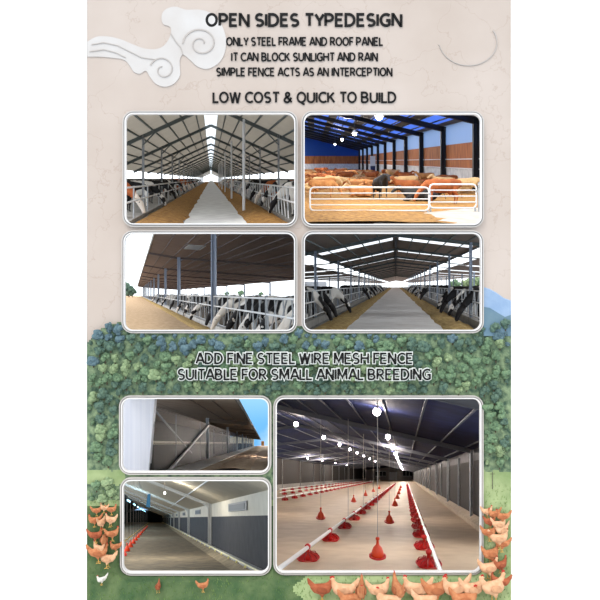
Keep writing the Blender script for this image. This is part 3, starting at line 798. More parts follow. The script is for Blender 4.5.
# roof with blue skylight strips
ceil = MB(); SK = ((980,1150),(640,900),(300,520),(20,200),(-250,-90)); edges = [AW+20]
for lo_, hi_ in SK: edges += [hi_, lo_]
edges.append(-700)
for p_, q_ in zip(edges[::2], edges[1::2]): P.strip(ceil, [(p_,rh(p_)),(q_,rh(q_))], KS, KE, 3)
ceil.clip(P); ceil = tag(ceil.build('ceiling', mat('dark roof lining', (84,84,88), .8, (66,66,70), 2)), kind='structure')
for j, (a0, a1) in enumerate(((980,1150),(640,900),(300,520),(20,200),(-250,-90))):
    b = MB(); b.prism([P.W(a0,rh(a0)+5,KS),P.W(a1,rh(a1)+5,KS),P.W(a1,rh(a1)+5,KE),P.W(a0,rh(a0)+5,KE)],[P.W(a0,rh(a0)+2,KS),P.W(a1,rh(a1)+2,KS),P.W(a1,rh(a1)+2,KE),P.W(a0,rh(a0)+2,KE)])
    b.clip(P); b.build('skylight_strip', mat('blue skylight', (128,160,222), .5, trans=.8), ceil)  # blue of the dusk light is put into the sheet colour
for a in range(-450, 1200, 110):
    b = MB(); b.beam(P.W(a,rh(a)+10,KS), P.W(a,rh(a)+10,KE), P.L(7), P.L(12)); b.clip(P); b.build('purlin', M_black, ceil)
for i, k in enumerate([1.15, 1.72]+kb):
    if k > KE-.1: break
    fr = empty('portal_frame', P.W(AW,205,k), 'black steel portal frame of the top right barn, %s from the front' % ORD[i], 'roof frame', 'black portal frames of the top right barn')
    b = MB(); b.ibeam(P.W(AW-6,rh(AW)+40,k), P.W(-650,rh(-650)+40,k), P.L(24), P.L(46)); b.clip(P); b.build('rafter', M_black, fr)
    if k > 2: b = MB(); b.ibeam(P.W(AW-28,rh(AW)+20,k), P.W(AW-28,205,k), P.L(34), P.L(44)); b.build('column', M_black, fr)
for h in (-20, 55):
    b = MB(); b.tube(P.W(AW-8,h,1.9), P.W(AW-8,h,KE), P.L(4), 6); b.clip(P); o = b.build('wall_rail', M_galw); tag(o, '%s pale rail fixed along the orange board wall' % ('upper' if h < 0 else 'lower'), 'rail')
b = MB(); b.box(P.W(AW-60,-10,6.1)+Vector((0,0,0)), (P.L(100),.1,P.L(190))); door = b.build('door_2', mat('pale door', (206,216,220), .6)); door['kind'] = 'structure'
b = MB(); b.box(P.W(AW-60,140,6.1), (P.L(90),.1,P.L(110))); q = b.build('door_3', mat('dark blue door', (36,50,86), .6)); q['kind'] = 'structure'
for i, (a, h, k, e, wh) in enumerate(((300,-205,1.42,30,'largest and nearest'),(330,-225,2.5,40,'second'),(345,-262,3.7,50,'third'),(350,-278,5.0,60,'farthest'))):
    L = empty('pendant_lamp', P.W(a,h,k), 'glowing white lamp under the top right barn roof, %s from the front' % wh, 'lamp')
    b = MB(); b.lathe([(0.01,P.L(26)),(P.L(10),P.L(22)),(P.L(22),P.L(4)),(P.L(24),P.L(1))], P.W(a,h,k), 16); b.build('lamp_shade', M_gal, L, smooth=True)
    b = MB(); b.ball(P.W(a,h,k), P.L(17), 2); b.build('bulb', mat('warm white lamp glow', (255,250,240), .4, emit=14), L, smooth=True)
    b = MB(); b.tube(P.W(a,h-24,k), P.W(a,rh(a)+6,k), P.L(2), 5); b.build('cord', M_dark, L)
    ld = bpy.data.lights.new('lamp', 'POINT'); ld.energy = e*14; ld.color = (1,.92,.80); ld.shadow_soft_size = .08
    lo = bpy.data.objects.new('lamp_light', ld); COL.objects.link(lo); lo.parent = L; lo.location = (0,0,-P.L(30))
# gates
def gate(P, a0, a1, k, h0, h1, n, label):
    g = empty('metal_gate', P.W((a0+a1)/2, 204, k), label, 'gate')
    c = 14; pts = [(a0,h1-c),(a0,h0+c),(a0+5,h0+4),(a0+c,h0),(a1-c,h0),(a1-5,h0+4),(a1,h0+c),(a1,h1-c),(a1-5,h1-4),(a1-c,h1),(a0+c,h1),(a0+5,h1-4),(a0,h1-c)]
    b = MB(); b.path([P.W(a,h,k) for a, h in pts], P.L(3.4), 8); b.build('frame', M_galw, g)
    for i in range(1, n): 
        h = h0+(h1-h0)*i/n; b = MB(); b.tube(P.W(a0,h,k), P.W(a1,h,k), P.L(2.4), 8); b.build('rail', M_galw, g)
    for a in (a0+4, a1-4): b = MB(); b.tube(P.W(a,h1,k), P.W(a,204,k), P.L(4), 8); b.build('leg', M_gal, g)
    b = MB(); b.box(P.W(a1+3,(h0+h1)/2-20,k), (P.L(10),P.L(8),P.L(8))); b.build('latch', M_gal, g)
gate(P, -12, 462, 1.25, 103, 196, 4, 'long tubular metal gate across the pen of brown cattle, left one')
gate(P, 472, 662, 1.27, 92, 188, 4, 'short tubular metal gate at the right of the cattle pen')
b = MB(); b.tube(P.W(668,84,1.26), P.W(668,204,1.26), P.L(5), 8); b.tube(P.W(668,100,1.26), P.W(700,100,1.2), P.L(4), 8); tag(b.build('gate_post', M_gal), 'steel gate post at the right edge of the top right picture', 'post')
cow(P, 371, 204, 1.72, -80, 'level', 'black', 'single black cow standing in the middle of the brown herd', 'herd', size=1.05)
rr = random.Random(21); pts2 = []
cnt = {}
for tries in range(4000):
    k = 1.75+3.9*rr.random()**1.25; sx = rr.uniform(30, 560); a = (sx-48)*k
    if a > AW-140: continue
    if abs(sx-265) < 46 and k < 2.3: continue
    if any(abs(a-b)<118 and abs(k-c)*10*60/P.u < 90 for b, c in pts2): continue
    if sx < 60 and k < 1.9: continue
    pts2.append((a, k))
    if len(pts2) >= 90: break
pts2.sort(key=lambda q: q[1])
for i, (a, k) in enumerate(pts2):
    sx = 48+a/k
    pose = 'lie' if rr.random() < .72 else rr.choice(['level','feed','up']); coat = rr.choice(['brown','brown','russet','cream','brown','russet'])
    f = rr.choice([0,180])+rr.uniform(-35,35)
    row = 'front' if k < 2.2 else ('middle' if k < 3.3 else 'back'); sidew = 'left' if sx < 200 else ('centre' if sx < 380 else 'right')
    key = (row, sidew, coat, pose); cnt[key] = cnt.get(key, 0)+1
    nm = {'brown':'light brown','russet':'russet','cream':'cream'}[coat]; ps = {'lie':'lying on straw','level':'standing','up':'standing with raised head','feed':'grazing on straw'}[pose]
    fc = 'facing right' if math.cos(R(f)) > 0 else 'facing left'
    cow(P, a, 205, k, f, pose, coat, '%s cow %s, %s, %s row at %s of pen' % (nm, ps, fc, row, sidew), 'herd', eyes=k < 2.3, size=.84)
cow(P, 615, 204, 1.5, 185, 'feed', 'russet', 'russet cow just behind the short gate at the right', 'herd', size=1.0)
cow(P, 560, 204, 1.62, 170, 'lie', 'black', 'black cow lying behind the short gate at the right', 'herd', size=1.1)
heap(P, -150, 480, 204, 9, 1.02, 1.3, 'straw', M_straw, 'loose golden straw spread in front of the long gate', 'straw', seed=8, n=14, ragged=60)

# ================================================================== BARN 3: feed fence under a lean-to roof
P = P3; CURP = P3
M_rsheet = mat('brown grey roof sheet', (164,148,138), .75, (140,120,112), 1.5, trans=.6)
prof = [(162,-508),(530,-445),(3057,-262)]
def rh3(a):
    for (x0,y0),(x1,y1) in zip(prof, prof[1:]):
        if a <= x1 or x1 == 3057: return y0+(y1-y0)*(a-x0)/(x1-x0)
mb = MB(); P.strip(mb, prof, 1.3, 22, 4); mb.clip(P); roof = tag(mb.build('ceiling', M_rsheet), kind='structure')
for a in list(range(170, 1200, 150))+list(range(1200, 3057, 260)):
    b = MB(); b.beam(P.W(a,rh3(a)+7,1.3), P.W(a,rh3(a)+7,22), P.L(8), P.L(12)); b.clip(P); b.build('purlin', mat('brown purlin', (96,84,80), .7), roof)
b = MB(); b.prism([P.W(*q) for q in ((480,-440,2.7),(640,-428,2.7),(640,-428,2.95),(480,-440,2.95))],[P.W(*q) for q in ((480,-436,2.7),(640,-424,2.7),(640,-424,2.95),(480,-436,2.95))]); b.clip(P); b.build('skylight_strip', M_sheet2, roof)
b = MB(); b.beam(P.W(158,-506,1.3), P.W(158,-506,22), P.L(7), P.L(26)); b.clip(P); b.build('gutter', mat('pale gutter', (176,176,172), .6), roof)
for i in range(12):
    k = 2.02+1.59*i
    fr = empty('column_frame', P.W(530,243,k), 'blue grey steel column of the middle left shed, %s from the front' % (ORD[i] if i < 7 else 'far back'), 'column', 'steel columns of the middle left shed')
    b = MB(); b.ibeam(P.W(530,243,k), P.W(530,rh3(530)+10,k), P.L(38), P.L(34)); b.build('column', M_bluegrey, fr)
    b = MB(); b.prism([P.W(530,rh3(530)+60,k),P.W(530,rh3(530)+16,k),P.W(600,rh3(600)+16,k)],[v+Vector((0,.04,0)) for v in [P.W(530,rh3(530)+60,k),P.W(530,rh3(530)+16,k),P.W(600,rh3(600)+16,k)]]); b.build('bracket', M_bluegrey, fr)
    for (x0,y0),(x1,y1) in zip(prof, prof[1:]):
        b = MB(); b.ibeam(P.W(x0,y0+22,k), P.W(x1,y1+22,k), P.L(12), P.L(24)); b.clip(P)
        b.build('rafter', mat('brown purlin', (96,84,80), .7), fr)
    b = MB(); b.ibeam(P.W(3057,243,k), P.W(3057,-250,k), P.L(34), P.L(34)); b.clip(P); b.build('rear_column', M_bluegrey, fr) if b.bm.verts else None
# ground
mb = MB(); P.strip(mb, [(-900,243),(505,243)], 1.3, 30, 4); struct('floor', mb, M_dirt, P)
mb = MB(); P.strip(mb, [(505,245),(3300,245)], KS, 30, 4); struct('floor', mb, mat('shed floor', (128,118,104), .9, (104,96,84), 2), P)
heap(P, 400, 512, 243, 16, 1.5, 20, 'feed', M_straw2, 'green and yellow fodder strewn along the middle left feed fence', 'feed', seed=5, n=70, ragged=26)
ff = empty('feed_fence', P.W(530,243,2.0), 'long galvanised headlock feed fence on a concrete curb in the middle left picture', 'fence')
b = MB(); P.strip(b, [(512,206),(548,206)], KS, 21, 38); b.clip(P); b.build('curb', M_conc, ff)
for h in (20, 84): b = MB(); b.tube(P.W(530,h,KS), P.W(530,h,21), P.L(4.4), 8); b.clip(P); b.build('rail', M_galw, ff)
b = MB(); b.tube(P.W(530,196,KS), P.W(530,196,21), P.L(3.6), 8); b.clip(P); b.build('rail', M_gal, ff)
k = 1.0; j = 0
while k < 9 and j < 95:
    d = .035 if j % 2 else -.01
    b = MB(); b.tube(P.W(530,22,k-d*1.3), P.W(530,196,k+d), P.L(3.2), 6)
    b.build('bar', M_gal, ff); k *= 1.03; j += 1
for i in range(9):
    k = 1.21+.8*i; b = MB(); b.beam(P.W(530,206,k), P.W(530,8,k), P.L(11)); b.clip(P)
    b.build('upright', M_gal, ff) if b.bm.verts else None
specs = [(1.06,'feed','pied',8),(1.2,'feed','holstein',0),(1.4,'feed','holstein',15),(1.58,'feed','holstein',10),(1.8,'feed','pied',0),(2.05,'feed','black',10),(2.5,'feed','holstein',0),
         (2.9,'feed','holstein',0),(3.4,'feed','holstein',10),(4.1,'feed','black',0),(5.2,'feed','holstein',0),(6.6,'feed','black',0),(8,'feed','holstein',0)]
for i, (k, pose, coat, da) in enumerate(specs):
    nm = {'holstein':'black and white','black':'black','pied':'mostly white'}[coat]
    cow(P, 715+da, 243, k, 180+[8,-10,4,-6][i%4], pose, coat, '%s cow feeding through the middle left feed fence, %s from the front' % (nm, ORD[i]), 'cows at the middle left feed fence', eyes=k < 3)
# rear low fence, sheds and trees beyond
b = MB(); b.tube(P.W(3050,30,5), P.W(3050,30,22), P.L(8), 6); b.tube(P.W(3050,120,5), P.W(3050,120,22), P.L(8), 6); b.clip(P); tag(b.build('rear_rail', M_gal), 'pale double rail closing the far side of the middle left shed', 'rail')
def far_tree(P, a, k, h, r, label, grp='trees in the barn pictures', name='tree', col='deep'):
    o = bpy.data.objects.new(name, CROWNS[(col, 1)]); COL.objects.link(o); s = P.L(r); o.scale = (s,s,s*1.1); o.location = P.W(a,h,k); tag(o, label, 'tree', grp)
    t = bpy.data.objects.new('trunk', tkm); COL.objects.link(t); t.parent = o; return o
for i, (a, r) in enumerate(((-700,560),(-380,430),(-150,300))):
    far_tree(P, a, 19, 200, r, 'dark green tree at the far left end of the sandy track, %s' % ['tallest at the left','middle one','smallest at the right'][i])
for i, (a, r) in enumerate(((4600,150),(5300,190),(6300,140))): far_tree(P, a, 15, 150, r, 'distant green bush beyond the middle left shed, %s from the left' % ORD[i], col='mid')

# ================================================================== BARN 4: wide cattle aisle
P = P4; CURP = P4
HR, HL_, HRr, AL, AR = -188, -116, -150, 335, 335
M_sheet4 = mat('brown grey ceiling sheet', (172,162,156), .75, (158,146,140), 2, trans=.7)
def rh4(a): return HR+(HL_-HR)*(-a)/AL if a < 0 else HR+(HRr-HR)*a/AR
for sd, nm, AE, HE in ((-1,'left',AL,HL_),(1,'right',AR,HRr)):
    mb = MB(); ks = [KS]
    for j in range(14): ks += [.77+.45*j, .77+.45*j+.055]
    ks.append(16)
    for q0, q1 in zip(ks[::2], ks[1::2]):
        if q1 > q0+.01: P.strip(mb, [(0,HR),(sd*AE,HE)], q0, q1, 3)
    P.strip(mb, [(0,HR),(sd*14,rh4(sd*14))], KS, 7, 3); P.strip(mb, [(sd*(AE-38),rh4(sd*(AE-38))),(sd*AE,HE)], KS, 7, 3)
    mb.clip(P); roof = tag(mb.build('ceiling', M_sheet4), kind='structure')
    for j in range(1, 6):
        a = AE*j/5.2; b = MB(); b.beam(P.W(sd*a,rh4(sd*a)+4,KS), P.W(sd*a,rh4(sd*a)+4,16), P.L(4), P.L(6)); b.clip(P); b.build('purlin', M_truss, roof)
    for j in range(14):     # frontal skylight bands, glowing by added emission
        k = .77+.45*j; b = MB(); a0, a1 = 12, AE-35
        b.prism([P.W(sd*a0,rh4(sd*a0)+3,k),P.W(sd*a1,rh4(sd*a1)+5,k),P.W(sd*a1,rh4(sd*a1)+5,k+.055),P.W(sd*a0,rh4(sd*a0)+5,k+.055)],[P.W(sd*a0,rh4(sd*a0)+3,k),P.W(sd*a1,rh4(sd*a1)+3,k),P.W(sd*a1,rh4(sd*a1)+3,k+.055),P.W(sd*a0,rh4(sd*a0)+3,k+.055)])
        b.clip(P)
        if b.bm.verts: b.build('skylight_strip', mat('self-glowing skylight', (236,242,248), .5, emit=1.3), roof)  # emission added in place of daylight, the barn above hides the sky
    # lower side roof beyond the gap
    S0, S1 = (sd*375, -84 if sd < 0 else -118), (sd*900, -52 if sd < 0 else -84)
    mb = MB(); ks = [KS]
    for j in range(10): ks += [1.2+.6*j, 1.28+.6*j]
    ks.append(16)
    for q0, q1 in zip(ks[::2], ks[1::2]): P.strip(mb, [S0, S1], q0, q1, 3)
    mb.clip(P); sr = tag(mb.build('ceiling', M_sheet4), kind='structure')
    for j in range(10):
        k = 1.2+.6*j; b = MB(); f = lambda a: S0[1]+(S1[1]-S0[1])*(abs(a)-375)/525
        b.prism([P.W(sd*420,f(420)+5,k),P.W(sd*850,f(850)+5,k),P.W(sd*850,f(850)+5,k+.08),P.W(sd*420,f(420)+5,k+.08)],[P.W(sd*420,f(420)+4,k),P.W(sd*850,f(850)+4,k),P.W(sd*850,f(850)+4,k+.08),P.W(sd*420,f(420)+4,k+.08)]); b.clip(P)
        if b.bm.verts: b.build('skylight_strip', mat('self-glowing skylight', (236,242,248), .5, emit=1.3), sr)  # these bands emit too, no daylight reaches them
b = MB(); b.beam(P.W(0,HR+6,KS), P.W(0,HR+6,16), P.L(9), P.L(9)); b.clip(P); tag(b.build('ridge_beam', M_dark), 'dark ridge beam running down the middle right barn roof', 'beam')
for i in range(14):
    k = .68+.12+.45*i if i == 0 else 1.13+.45*(i-1)
    fr = empty('portal_frame', P.W(0,142,k), 'grey steel portal frame of the middle right barn, '+(ORD[i]+' from the front' if i < 7 else 'in the distance'), 'roof frame', 'steel portal frames of the middle right barn')
    for sd, AE, HE, ac in ((-1,AL,HL_,-290),(1,AR,HRr,270)):
        b = MB(); b.ibeam(P.W(0,HR+10,k), P.W(sd*AE,HE+10,k), P.L(6), P.L(11)); b.clip(P); b.build('rafter', M_truss, fr) if b.bm.verts else None
        b = MB(); b.ibeam(P.W(ac,rh4(ac)+6,k), P.W(ac,142,k), P.L(10), P.L(9)); b.build('column', M_bluegrey, fr)
        b = MB(); b.beam(P.W(sd*AE,HE+12,k), P.W(sd*900,HE+60,k), P.L(6)); b.clip(P); b.build('side_rafter', M_truss, fr) if b.bm.verts else None
        b = MB(); b.ibeam(P.W(sd*620,142,k), P.W(sd*620,HE+42,k), P.L(9), P.L(9)); b.clip(P); b.build('outer_column', M_bluegrey, fr) if b.bm.verts else None
ground(P, (-160,160), 142, 'floor', mat('smooth grey aisle', (232,229,226), .8, (216,212,208), 2), KS, 16)
ground(P, (-2200,-160), 143, 'floor', M_conc2, KS, 16); ground(P, (160,2200), 143, 'floor', M_conc2, KS, 16)
heap(P, -262, -158, 142, 9, KS, 14, 'feed', M_straw2, 'dry hay strewn along the left side of the wide aisle', 'feed', seed=12)
heap(P, 150, 250, 142, 9, KS, 14, 'feed', M_straw2, 'dry hay strewn along the right side of the wide aisle', 'feed', seed=13)
for sd, nm, af in ((-1,'left',-285),(1,'right',268)):
    ff = empty('feed_fence', P.W(af,142,1.1), 'galvanised headlock fence on the %s side of the wide aisle' % nm, 'fence')
    b = MB(); P.strip(b, [(af-8,118),(af+8,118)], KS, 14, 24); b.clip(P); b.build('curb', M_conc2, ff)
    for h in (22, 60, 108): b = MB(); b.tube(P.W(af,h,KS), P.W(af,h,14), P.L(2.2), 8); b.clip(P); b.build('rail', M_galw, ff)
    k = 1.0
    for j in range(80):
        d = .02 if j % 2 else -.008
        b = MB(); b.tube(P.W(af,24,k-d), P.W(af,112,k+d), P.L(1.7), 6); b.clip(P); b.build('bar', M_gal, ff) if b.bm.verts else None; k *= 1.03
    seen = 0
    L = [(1.1,'black',0),(1.28,'holstein',12),(1.42,'black',-6),(1.62,'holstein',5),(2.6,'black',0),(2.9,'holstein',0),(3.4,'holstein',0),(4,'black',0),(4.8,'holstein',0),(5.6,'black',0)] if sd > 0 else [(1.1,'holstein',0),(1.24,'black',10),(1.42,'holstein',-20),(2.7,'black',0),(3.0,'holstein',0),(3.5,'black',0),(4.1,'holstein',0),(4.9,'holstein',0),(5.8,'black',0)]
    for i, (k, coat, da) in enumerate(L):
        cow(P, af+sd*(88+da), 142, k, (0 if sd < 0 else 180)+[6,-8,3][i%3], 'feed', coat, '%s cow feeding at the %s fence, wide aisle, %s from front' % ({'holstein':'black and white','black':'black'}[coat], nm, ORD[i]), 'cows at the %s fence of the wide aisle' % nm, eyes=k < 2)
# beyond the open sides
for i, (a, k, w_, h) in enumerate(((-1400,3.4,420,-10),(-1500,4.6,520,-22),(-1700,6.5,700,-40))):
    sh = empty('farm_shed', P.W(a,143,k), 'pale low farm building beyond the left side of the wide aisle, %s from the front' % ORD[i], 'building')
    b = MB(); c = P.W(a,143,k); b.box((c.x, c.y, c.z+P.L(143-h)/2), (P.L(w_*.7), P.L(w_)*1.5, P.L(143-h))); b.clip(P); b.build('wall', mat('pale plaster', (206,212,222), .8), sh) if b.bm.verts else None
    b = MB()
    for j in range(5):
        b.box((c.x+P.L(w_*.7)/2+.01, c.y+P.L(w_)*1.5*(-.4+.2*j), c.z+P.L(143-h)*.7), (.03, P.L(w_)*.12, P.L(40)))
    b.clip(P); b.build('windows', M_dark, sh) if b.bm.verts else None
rr = random.Random(6)
for i in range(9):
    far_tree(P, 1300+rr.uniform(-80,420), 2.6+.55*i, 143, rr.uniform(120,190), 'leafy green tree beyond the right side of the wide aisle', 'trees beyond the wide aisle', col=['mid','light'][i%2])

# ================================================================== BARN 5: wire mesh side wall
P = P5; CURP = P5
M_soff = mat('brown grey soffit', (160,144,128), .8, (140,124,110), 1.5, trans=.4)
M_mesh = mesh_mat('grey wire mesh', (38,38,39), 60, .055)
AM = -422
mb = MB(); P.strip(mb, [(-1500,-330),(-900,-258),(AM,-200),(-96,-160)], KS, 12, 4); mb.clip(P); roof = tag(mb.build('ceiling', M_soff), kind='structure')
b = MB(); b.beam(P.W(-94,-158,KS), P.W(-94,-158,12), P.L(5), P.L(20)); b.clip(P); b.build('fascia', mat('dark fascia', (92,84,76), .7), roof)
for a, h in ((-300,-183),(-200,-171),(-560,-217),(-760,-240)):
    b = MB(); b.beam(P.W(a,h,KS), P.W(a,h,12), P.L(6), P.L(9)); b.clip(P); b.build('purlin', mat('brown steel', (104,92,82), .7), roof)
mb = MB(); P.strip(mb, [(-1600,124),(AM-6,124)], KS, 12, 3); struct('floor', mb, M_conc2, P)
mb = MB(); P.strip(mb, [(AM-6,116),(-300,122)], KS, 12, 8); struct('floor', mb, mat('white concrete strip', (238,236,232), .8), P)
mb = MB(); P.strip(mb, [(-300,126),(900,126)], KS, 14, 3); struct('floor', mb, mat('reddish soil', (232,210,186), .95, (206,182,156), 3, bump=.8), P)
heap(P, -235, -60, 126, 14, 1.2, 10, 'soil_bank', mat('dry earth', (226,200,172), .95, (190,162,132), 5, bump=1), 'rough dry earth banked beside the wire mesh barn', 'soil', seed=31, ragged=30)
# white end sheet at the left
b = MB(); b.prism([P.W(-640,-200,1.02),P.W(-412,-200,1.02),P.W(-440,124,1.02),P.W(-640,124,1.02)],[P.W(-640,-200,1.04),P.W(-412,-200,1.04),P.W(-440,124,1.04),P.W(-640,124,1.04)]); b.clip(P)
tag(b.build('wall_panel', mat('white ribbed sheet', (236,238,246), .5, (226,229,240), 3, stretch=(8,1,.1))), 'plain white sheet panel at the left edge of the wire mesh barn', 'panel')
sc_ = empty('mesh_fence', P.W(AM,124,1.1), 'fine diamond wire mesh screen filling the open side of the barn', 'mesh fence')
b = MB(); b.poly([P.W(AM,120,1.03),P.W(AM,120,11),P.W(AM,-150,11),P.W(AM,-150,1.03)]); b.clip(P); b.build('wire_mesh', M_mesh, sc_)
for h in (-142, 0, 116): b = MB(); b.beam(P.W(AM,h,1.03), P.W(AM,h,11), P.L(3), P.L(4)); b.clip(P); b.build('rail', mat('brown steel', (104,92,82), .7), sc_)
for i in range(8):
    k = 2.0+1.13*i
    c_ = empty('column', P.W(AM+4,124,k), 'grey steel column in the wire mesh side wall, %s from the front' % ORD[i], 'column', 'columns of the wire mesh wall')
    b = MB(); b.ibeam(P.W(AM+4,124,k), P.W(AM+4,-190,k), P.L(20), P.L(22)); b.build('shaft', mat('pale blue grey column', (190,198,206), .5), c_)
    b = MB(); b.ibeam(P.W(AM+4,-172,k), P.W(-110,-148,k), P.L(8), P.L(26)); b.clip(P); b.build('rafter_arm', mat('brown steel', (104,92,82), .7), c_) if b.bm.verts else None
for j in range(10):
    k = 1.3+.5*j; b = MB(); b.beam(P.W(AM-3,120,k), P.W(AM-3,-146,k), P.L(3.5)); b.clip(P); b.build('upright', M_gal, sc_) if b.bm.verts else None
b = MB(); b.beam(P.W(AM+12,-134,2.0), P.W(AM+12,124,1.14), P.L(10), P.L(10)); tag(b.build('diagonal_brace', M_galw), 'pale diagonal steel brace leaning against the wire mesh wall', 'brace')
b = MB(); b.beam(P.W(AM-12,-136,1.06), P.W(AM-12,60,1.62), P.L(6)); tag(b.build('diagonal_brace', M_gal), 'thinner diagonal brace behind the wire mesh at upper left', 'brace')
mb = MB(); mb.prism([P.W(-1500,124,1),P.W(-1500,124,12),P.W(-1500,28,12),P.W(-1500,28,1)],[P.W(-1510,124,1),P.W(-1510,124,12),P.W(-1510,28,12),P.W(-1510,28,1)]); struct('wall_left', mb, mat('dark curtain', (74,74,76), .8), P)
b = MB(); b.prism([P.W(AM-14,118,1.03),P.W(AM-14,118,11),P.W(AM-14,4,11),P.W(AM-14,4,1.03)],[P.W(AM-18,118,1.03),P.W(AM-18,118,11),P.W(AM-18,4,11),P.W(AM-18,4,1.03)]); b.clip(P)
tag(b.build('curtain', mat('dark grey curtain', (40,40,42), .85, (32,32,34), 4)), 'dark grey roll-up curtain behind the lower wire mesh', 'curtain')
b = MB(); b.prism([P.W(AM-14,-44,1.03),P.W(AM-14,-44,11),P.W(AM-14,-146,11),P.W(AM-14,-146,1.03)],[P.W(AM-18,-44,1.03),P.W(AM-18,-44,11),P.W(AM-18,-146,11),P.W(AM-18,-146,1.03)]); b.clip(P)
b = MB(); b.box(P.W(-18,2,9.4), (.6,.3,.9)); tag(b.build('water_tank', mat('orange tank', (206,150,90), .6)), 'small orange object at the far end of the mesh barn', 'tank')

for nm_, h0, h1, m in (('a',28,-34,mat('pale far sheet', (226,220,206), .8, trans=.6)),('b',-34,-330,mat('dark far lining', (44,40,38), .8))):  # pale sheet stands in for the daylight of an open wall band
    mb = MB(); mb.prism([P.W(-1500,h0,.76),P.W(-1500,h0,12),P.W(-1500,h1,12),P.W(-1500,h1,.76)],[P.W(-1506,h0,.76),P.W(-1506,h0,12),P.W(-1506,h1,12),P.W(-1506,h1,.76)]); struct('wall_left', mb, m, P)
mb = MB(); mb.box(P.W(-960,-90,12), (P.L(1090),.1,P.L(430))); struct('wall_back', mb, mat('pale far sheet', (226,220,206)), P)
# ================================================================== BARN 6: poultry house wall with drinker line
P = P6; CURP = P6
M_cream = mat('cream panel', (214,208,192), .7, (204,198,182), 2)
M_pfloor = mat('brown litter floor', (140,128,106), .95, (112,102,86), 3, bump=.5, detail=7)
rh6 = lambda a: -111-.4*(425-a) if a > -700 else -111-.4*1125+.4*(-700-a)
mb = MB(); P.strip(mb, [(430,rh6(430)),(-700,rh6(-700))], KS, 14, 3); mb.clip(P); roof = tag(mb.build('ceiling', mat('beige ceiling liner', (206,198,180), .7, (192,184,166), 2, trans=.35)), kind='structure')
mb = MB(); P.strip(mb, [(-700,rh6(-700)),(-1500,rh6(-1500))], KS, 14, 3); struct('ceiling', mb, M_dark, P)
mb = MB(); P.strip(mb, [(-1500,236),(345,236)], KS, 14, 3); struct('floor', mb, M_pfloor, P)
b = MB(); b.prism([P.W(345,236,KS),P.W(396,212,KS),P.W(396,212,14),P.W(345,236,14)],[P.W(345,240,KS),P.W(396,240,KS),P.W(396,240,14),P.W(345,240,14)]); struct('baseboard_right', b, mat('rough curb concrete', (158,146,122), .9, (126,114,94), 4, bump=.6), P)
b = MB(); P.strip(b, [(394,208),(440,204)], KS, 14, 10); struct('trim_1', b, mat('ledge concrete', (176,178,182), .6), P)
wallpanel(P, 'wall_right', [(430,206,KS),(430,206,14),(430,-10,14),(430,-10,KS)], mat('charcoal curtain wall', (58,58,62), .75, (48,48,52), 3))
wallpanel(P, 'wall_right', [(430,-10,KS),(430,-10,14),(430,-120,14),(430,-120,KS)], M_cream)
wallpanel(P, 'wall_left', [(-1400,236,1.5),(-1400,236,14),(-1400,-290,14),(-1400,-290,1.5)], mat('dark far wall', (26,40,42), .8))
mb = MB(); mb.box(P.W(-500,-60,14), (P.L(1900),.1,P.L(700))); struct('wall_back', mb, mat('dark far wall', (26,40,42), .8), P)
for i in range(8):
    k = 1.36+1.25*i
    v = empty('wall_vent', P.W(427,-36,k), 'grey louvred air inlet in the cream wall band, %s from the front' % ORD[i], 'vent', 'air inlets of the poultry house')
    b = MB(); b.prism([P.W(428,-36,k-.13),P.W(428,-36,k+.17),P.W(428,-80,k+.17),P.W(428,-80,k-.13)],[P.W(422,-36,k-.13),P.W(422,-36,k+.17),P.W(422,-80,k+.17),P.W(422,-80,k-.13)]); b.clip(P)
    if b.bm.verts: b.build('frame', mat('grey vent', (142,144,144), .6), v)
    b = MB(); b.prism([P.W(422,-44,k-.11),P.W(422,-44,k+.15),P.W(422,-72,k+.15),P.W(422,-72,k-.11)],[P.W(419,-42,k-.11),P.W(419,-42,k+.15),P.W(419,-70,k+.15),P.W(419,-70,k-.11)]); b.clip(P)
    if b.bm.verts: b.build('flap', mat('dark vent flap', (104,108,112), .6), v)
for i in range(9):
    k = 2.02+1.25*i
    fr = empty('column_frame', P.W(424,205,k), 'white column and sloping rafter of the poultry house, '+('%s from the front' % ORD[i]), 'column', 'column and rafter pairs of the poultry house')
    b = MB(); b.ibeam(P.W(418,206,k), P.W(418,rh6(418)+4,k), P.L(28), P.L(26)); b.build('column', mat('white column', (206,208,206), .6), fr)
    b = MB(); b.ibeam(P.W(424,rh6(424)+14,k), P.W(-700,rh6(-700)+14,k), P.L(16), P.L(22)); b.clip(P); b.build('rafter', mat('white column', (206,208,206), .6), fr)
    for a in (418,):
        b = MB(); b.prism([P.W(a,rh6(a)+60,k),P.W(a,rh6(a)+18,k),P.W(a-70,rh6(a-70)+20,k)],[q+Vector((0,.03,0)) for q in (P.W(a,rh6(a)+60,k),P.W(a,rh6(a)+18,k),P.W(a-70,rh6(a-70)+20,k))]); b.build('gusset', mat('white column', (206,208,206), .6), fr)
for a in (250,-150,-420): 
    b = MB(); b.beam(P.W(a,rh6(a)+5,KS), P.W(a,rh6(a)+5,14), P.L(6), P.L(8)); b.clip(P); b.build('purlin', mat('white column', (206,208,206), .6), roof)
# drinker line on the ledge
dl = empty('drinker_line', P.W(392,204,1.1), 'pale yellow drinker pipe with nipples along the wall ledge', 'drinker line')
b = MB(); b.tube(P.W(390,200,KS), P.W(390,200,13), P.L(4), 8); b.clip(P); b.build('pipe', mat('pale yellow pipe', (236,234,196), .5), dl)
k = 1.02
for j in range(34):
    b = MB(); b.ball(P.W(384,206,k), P.L(7), 1); b.build('drip_cup', mat('pale yellow cup', (240,232,160), .5), dl); k += .11+.012*j
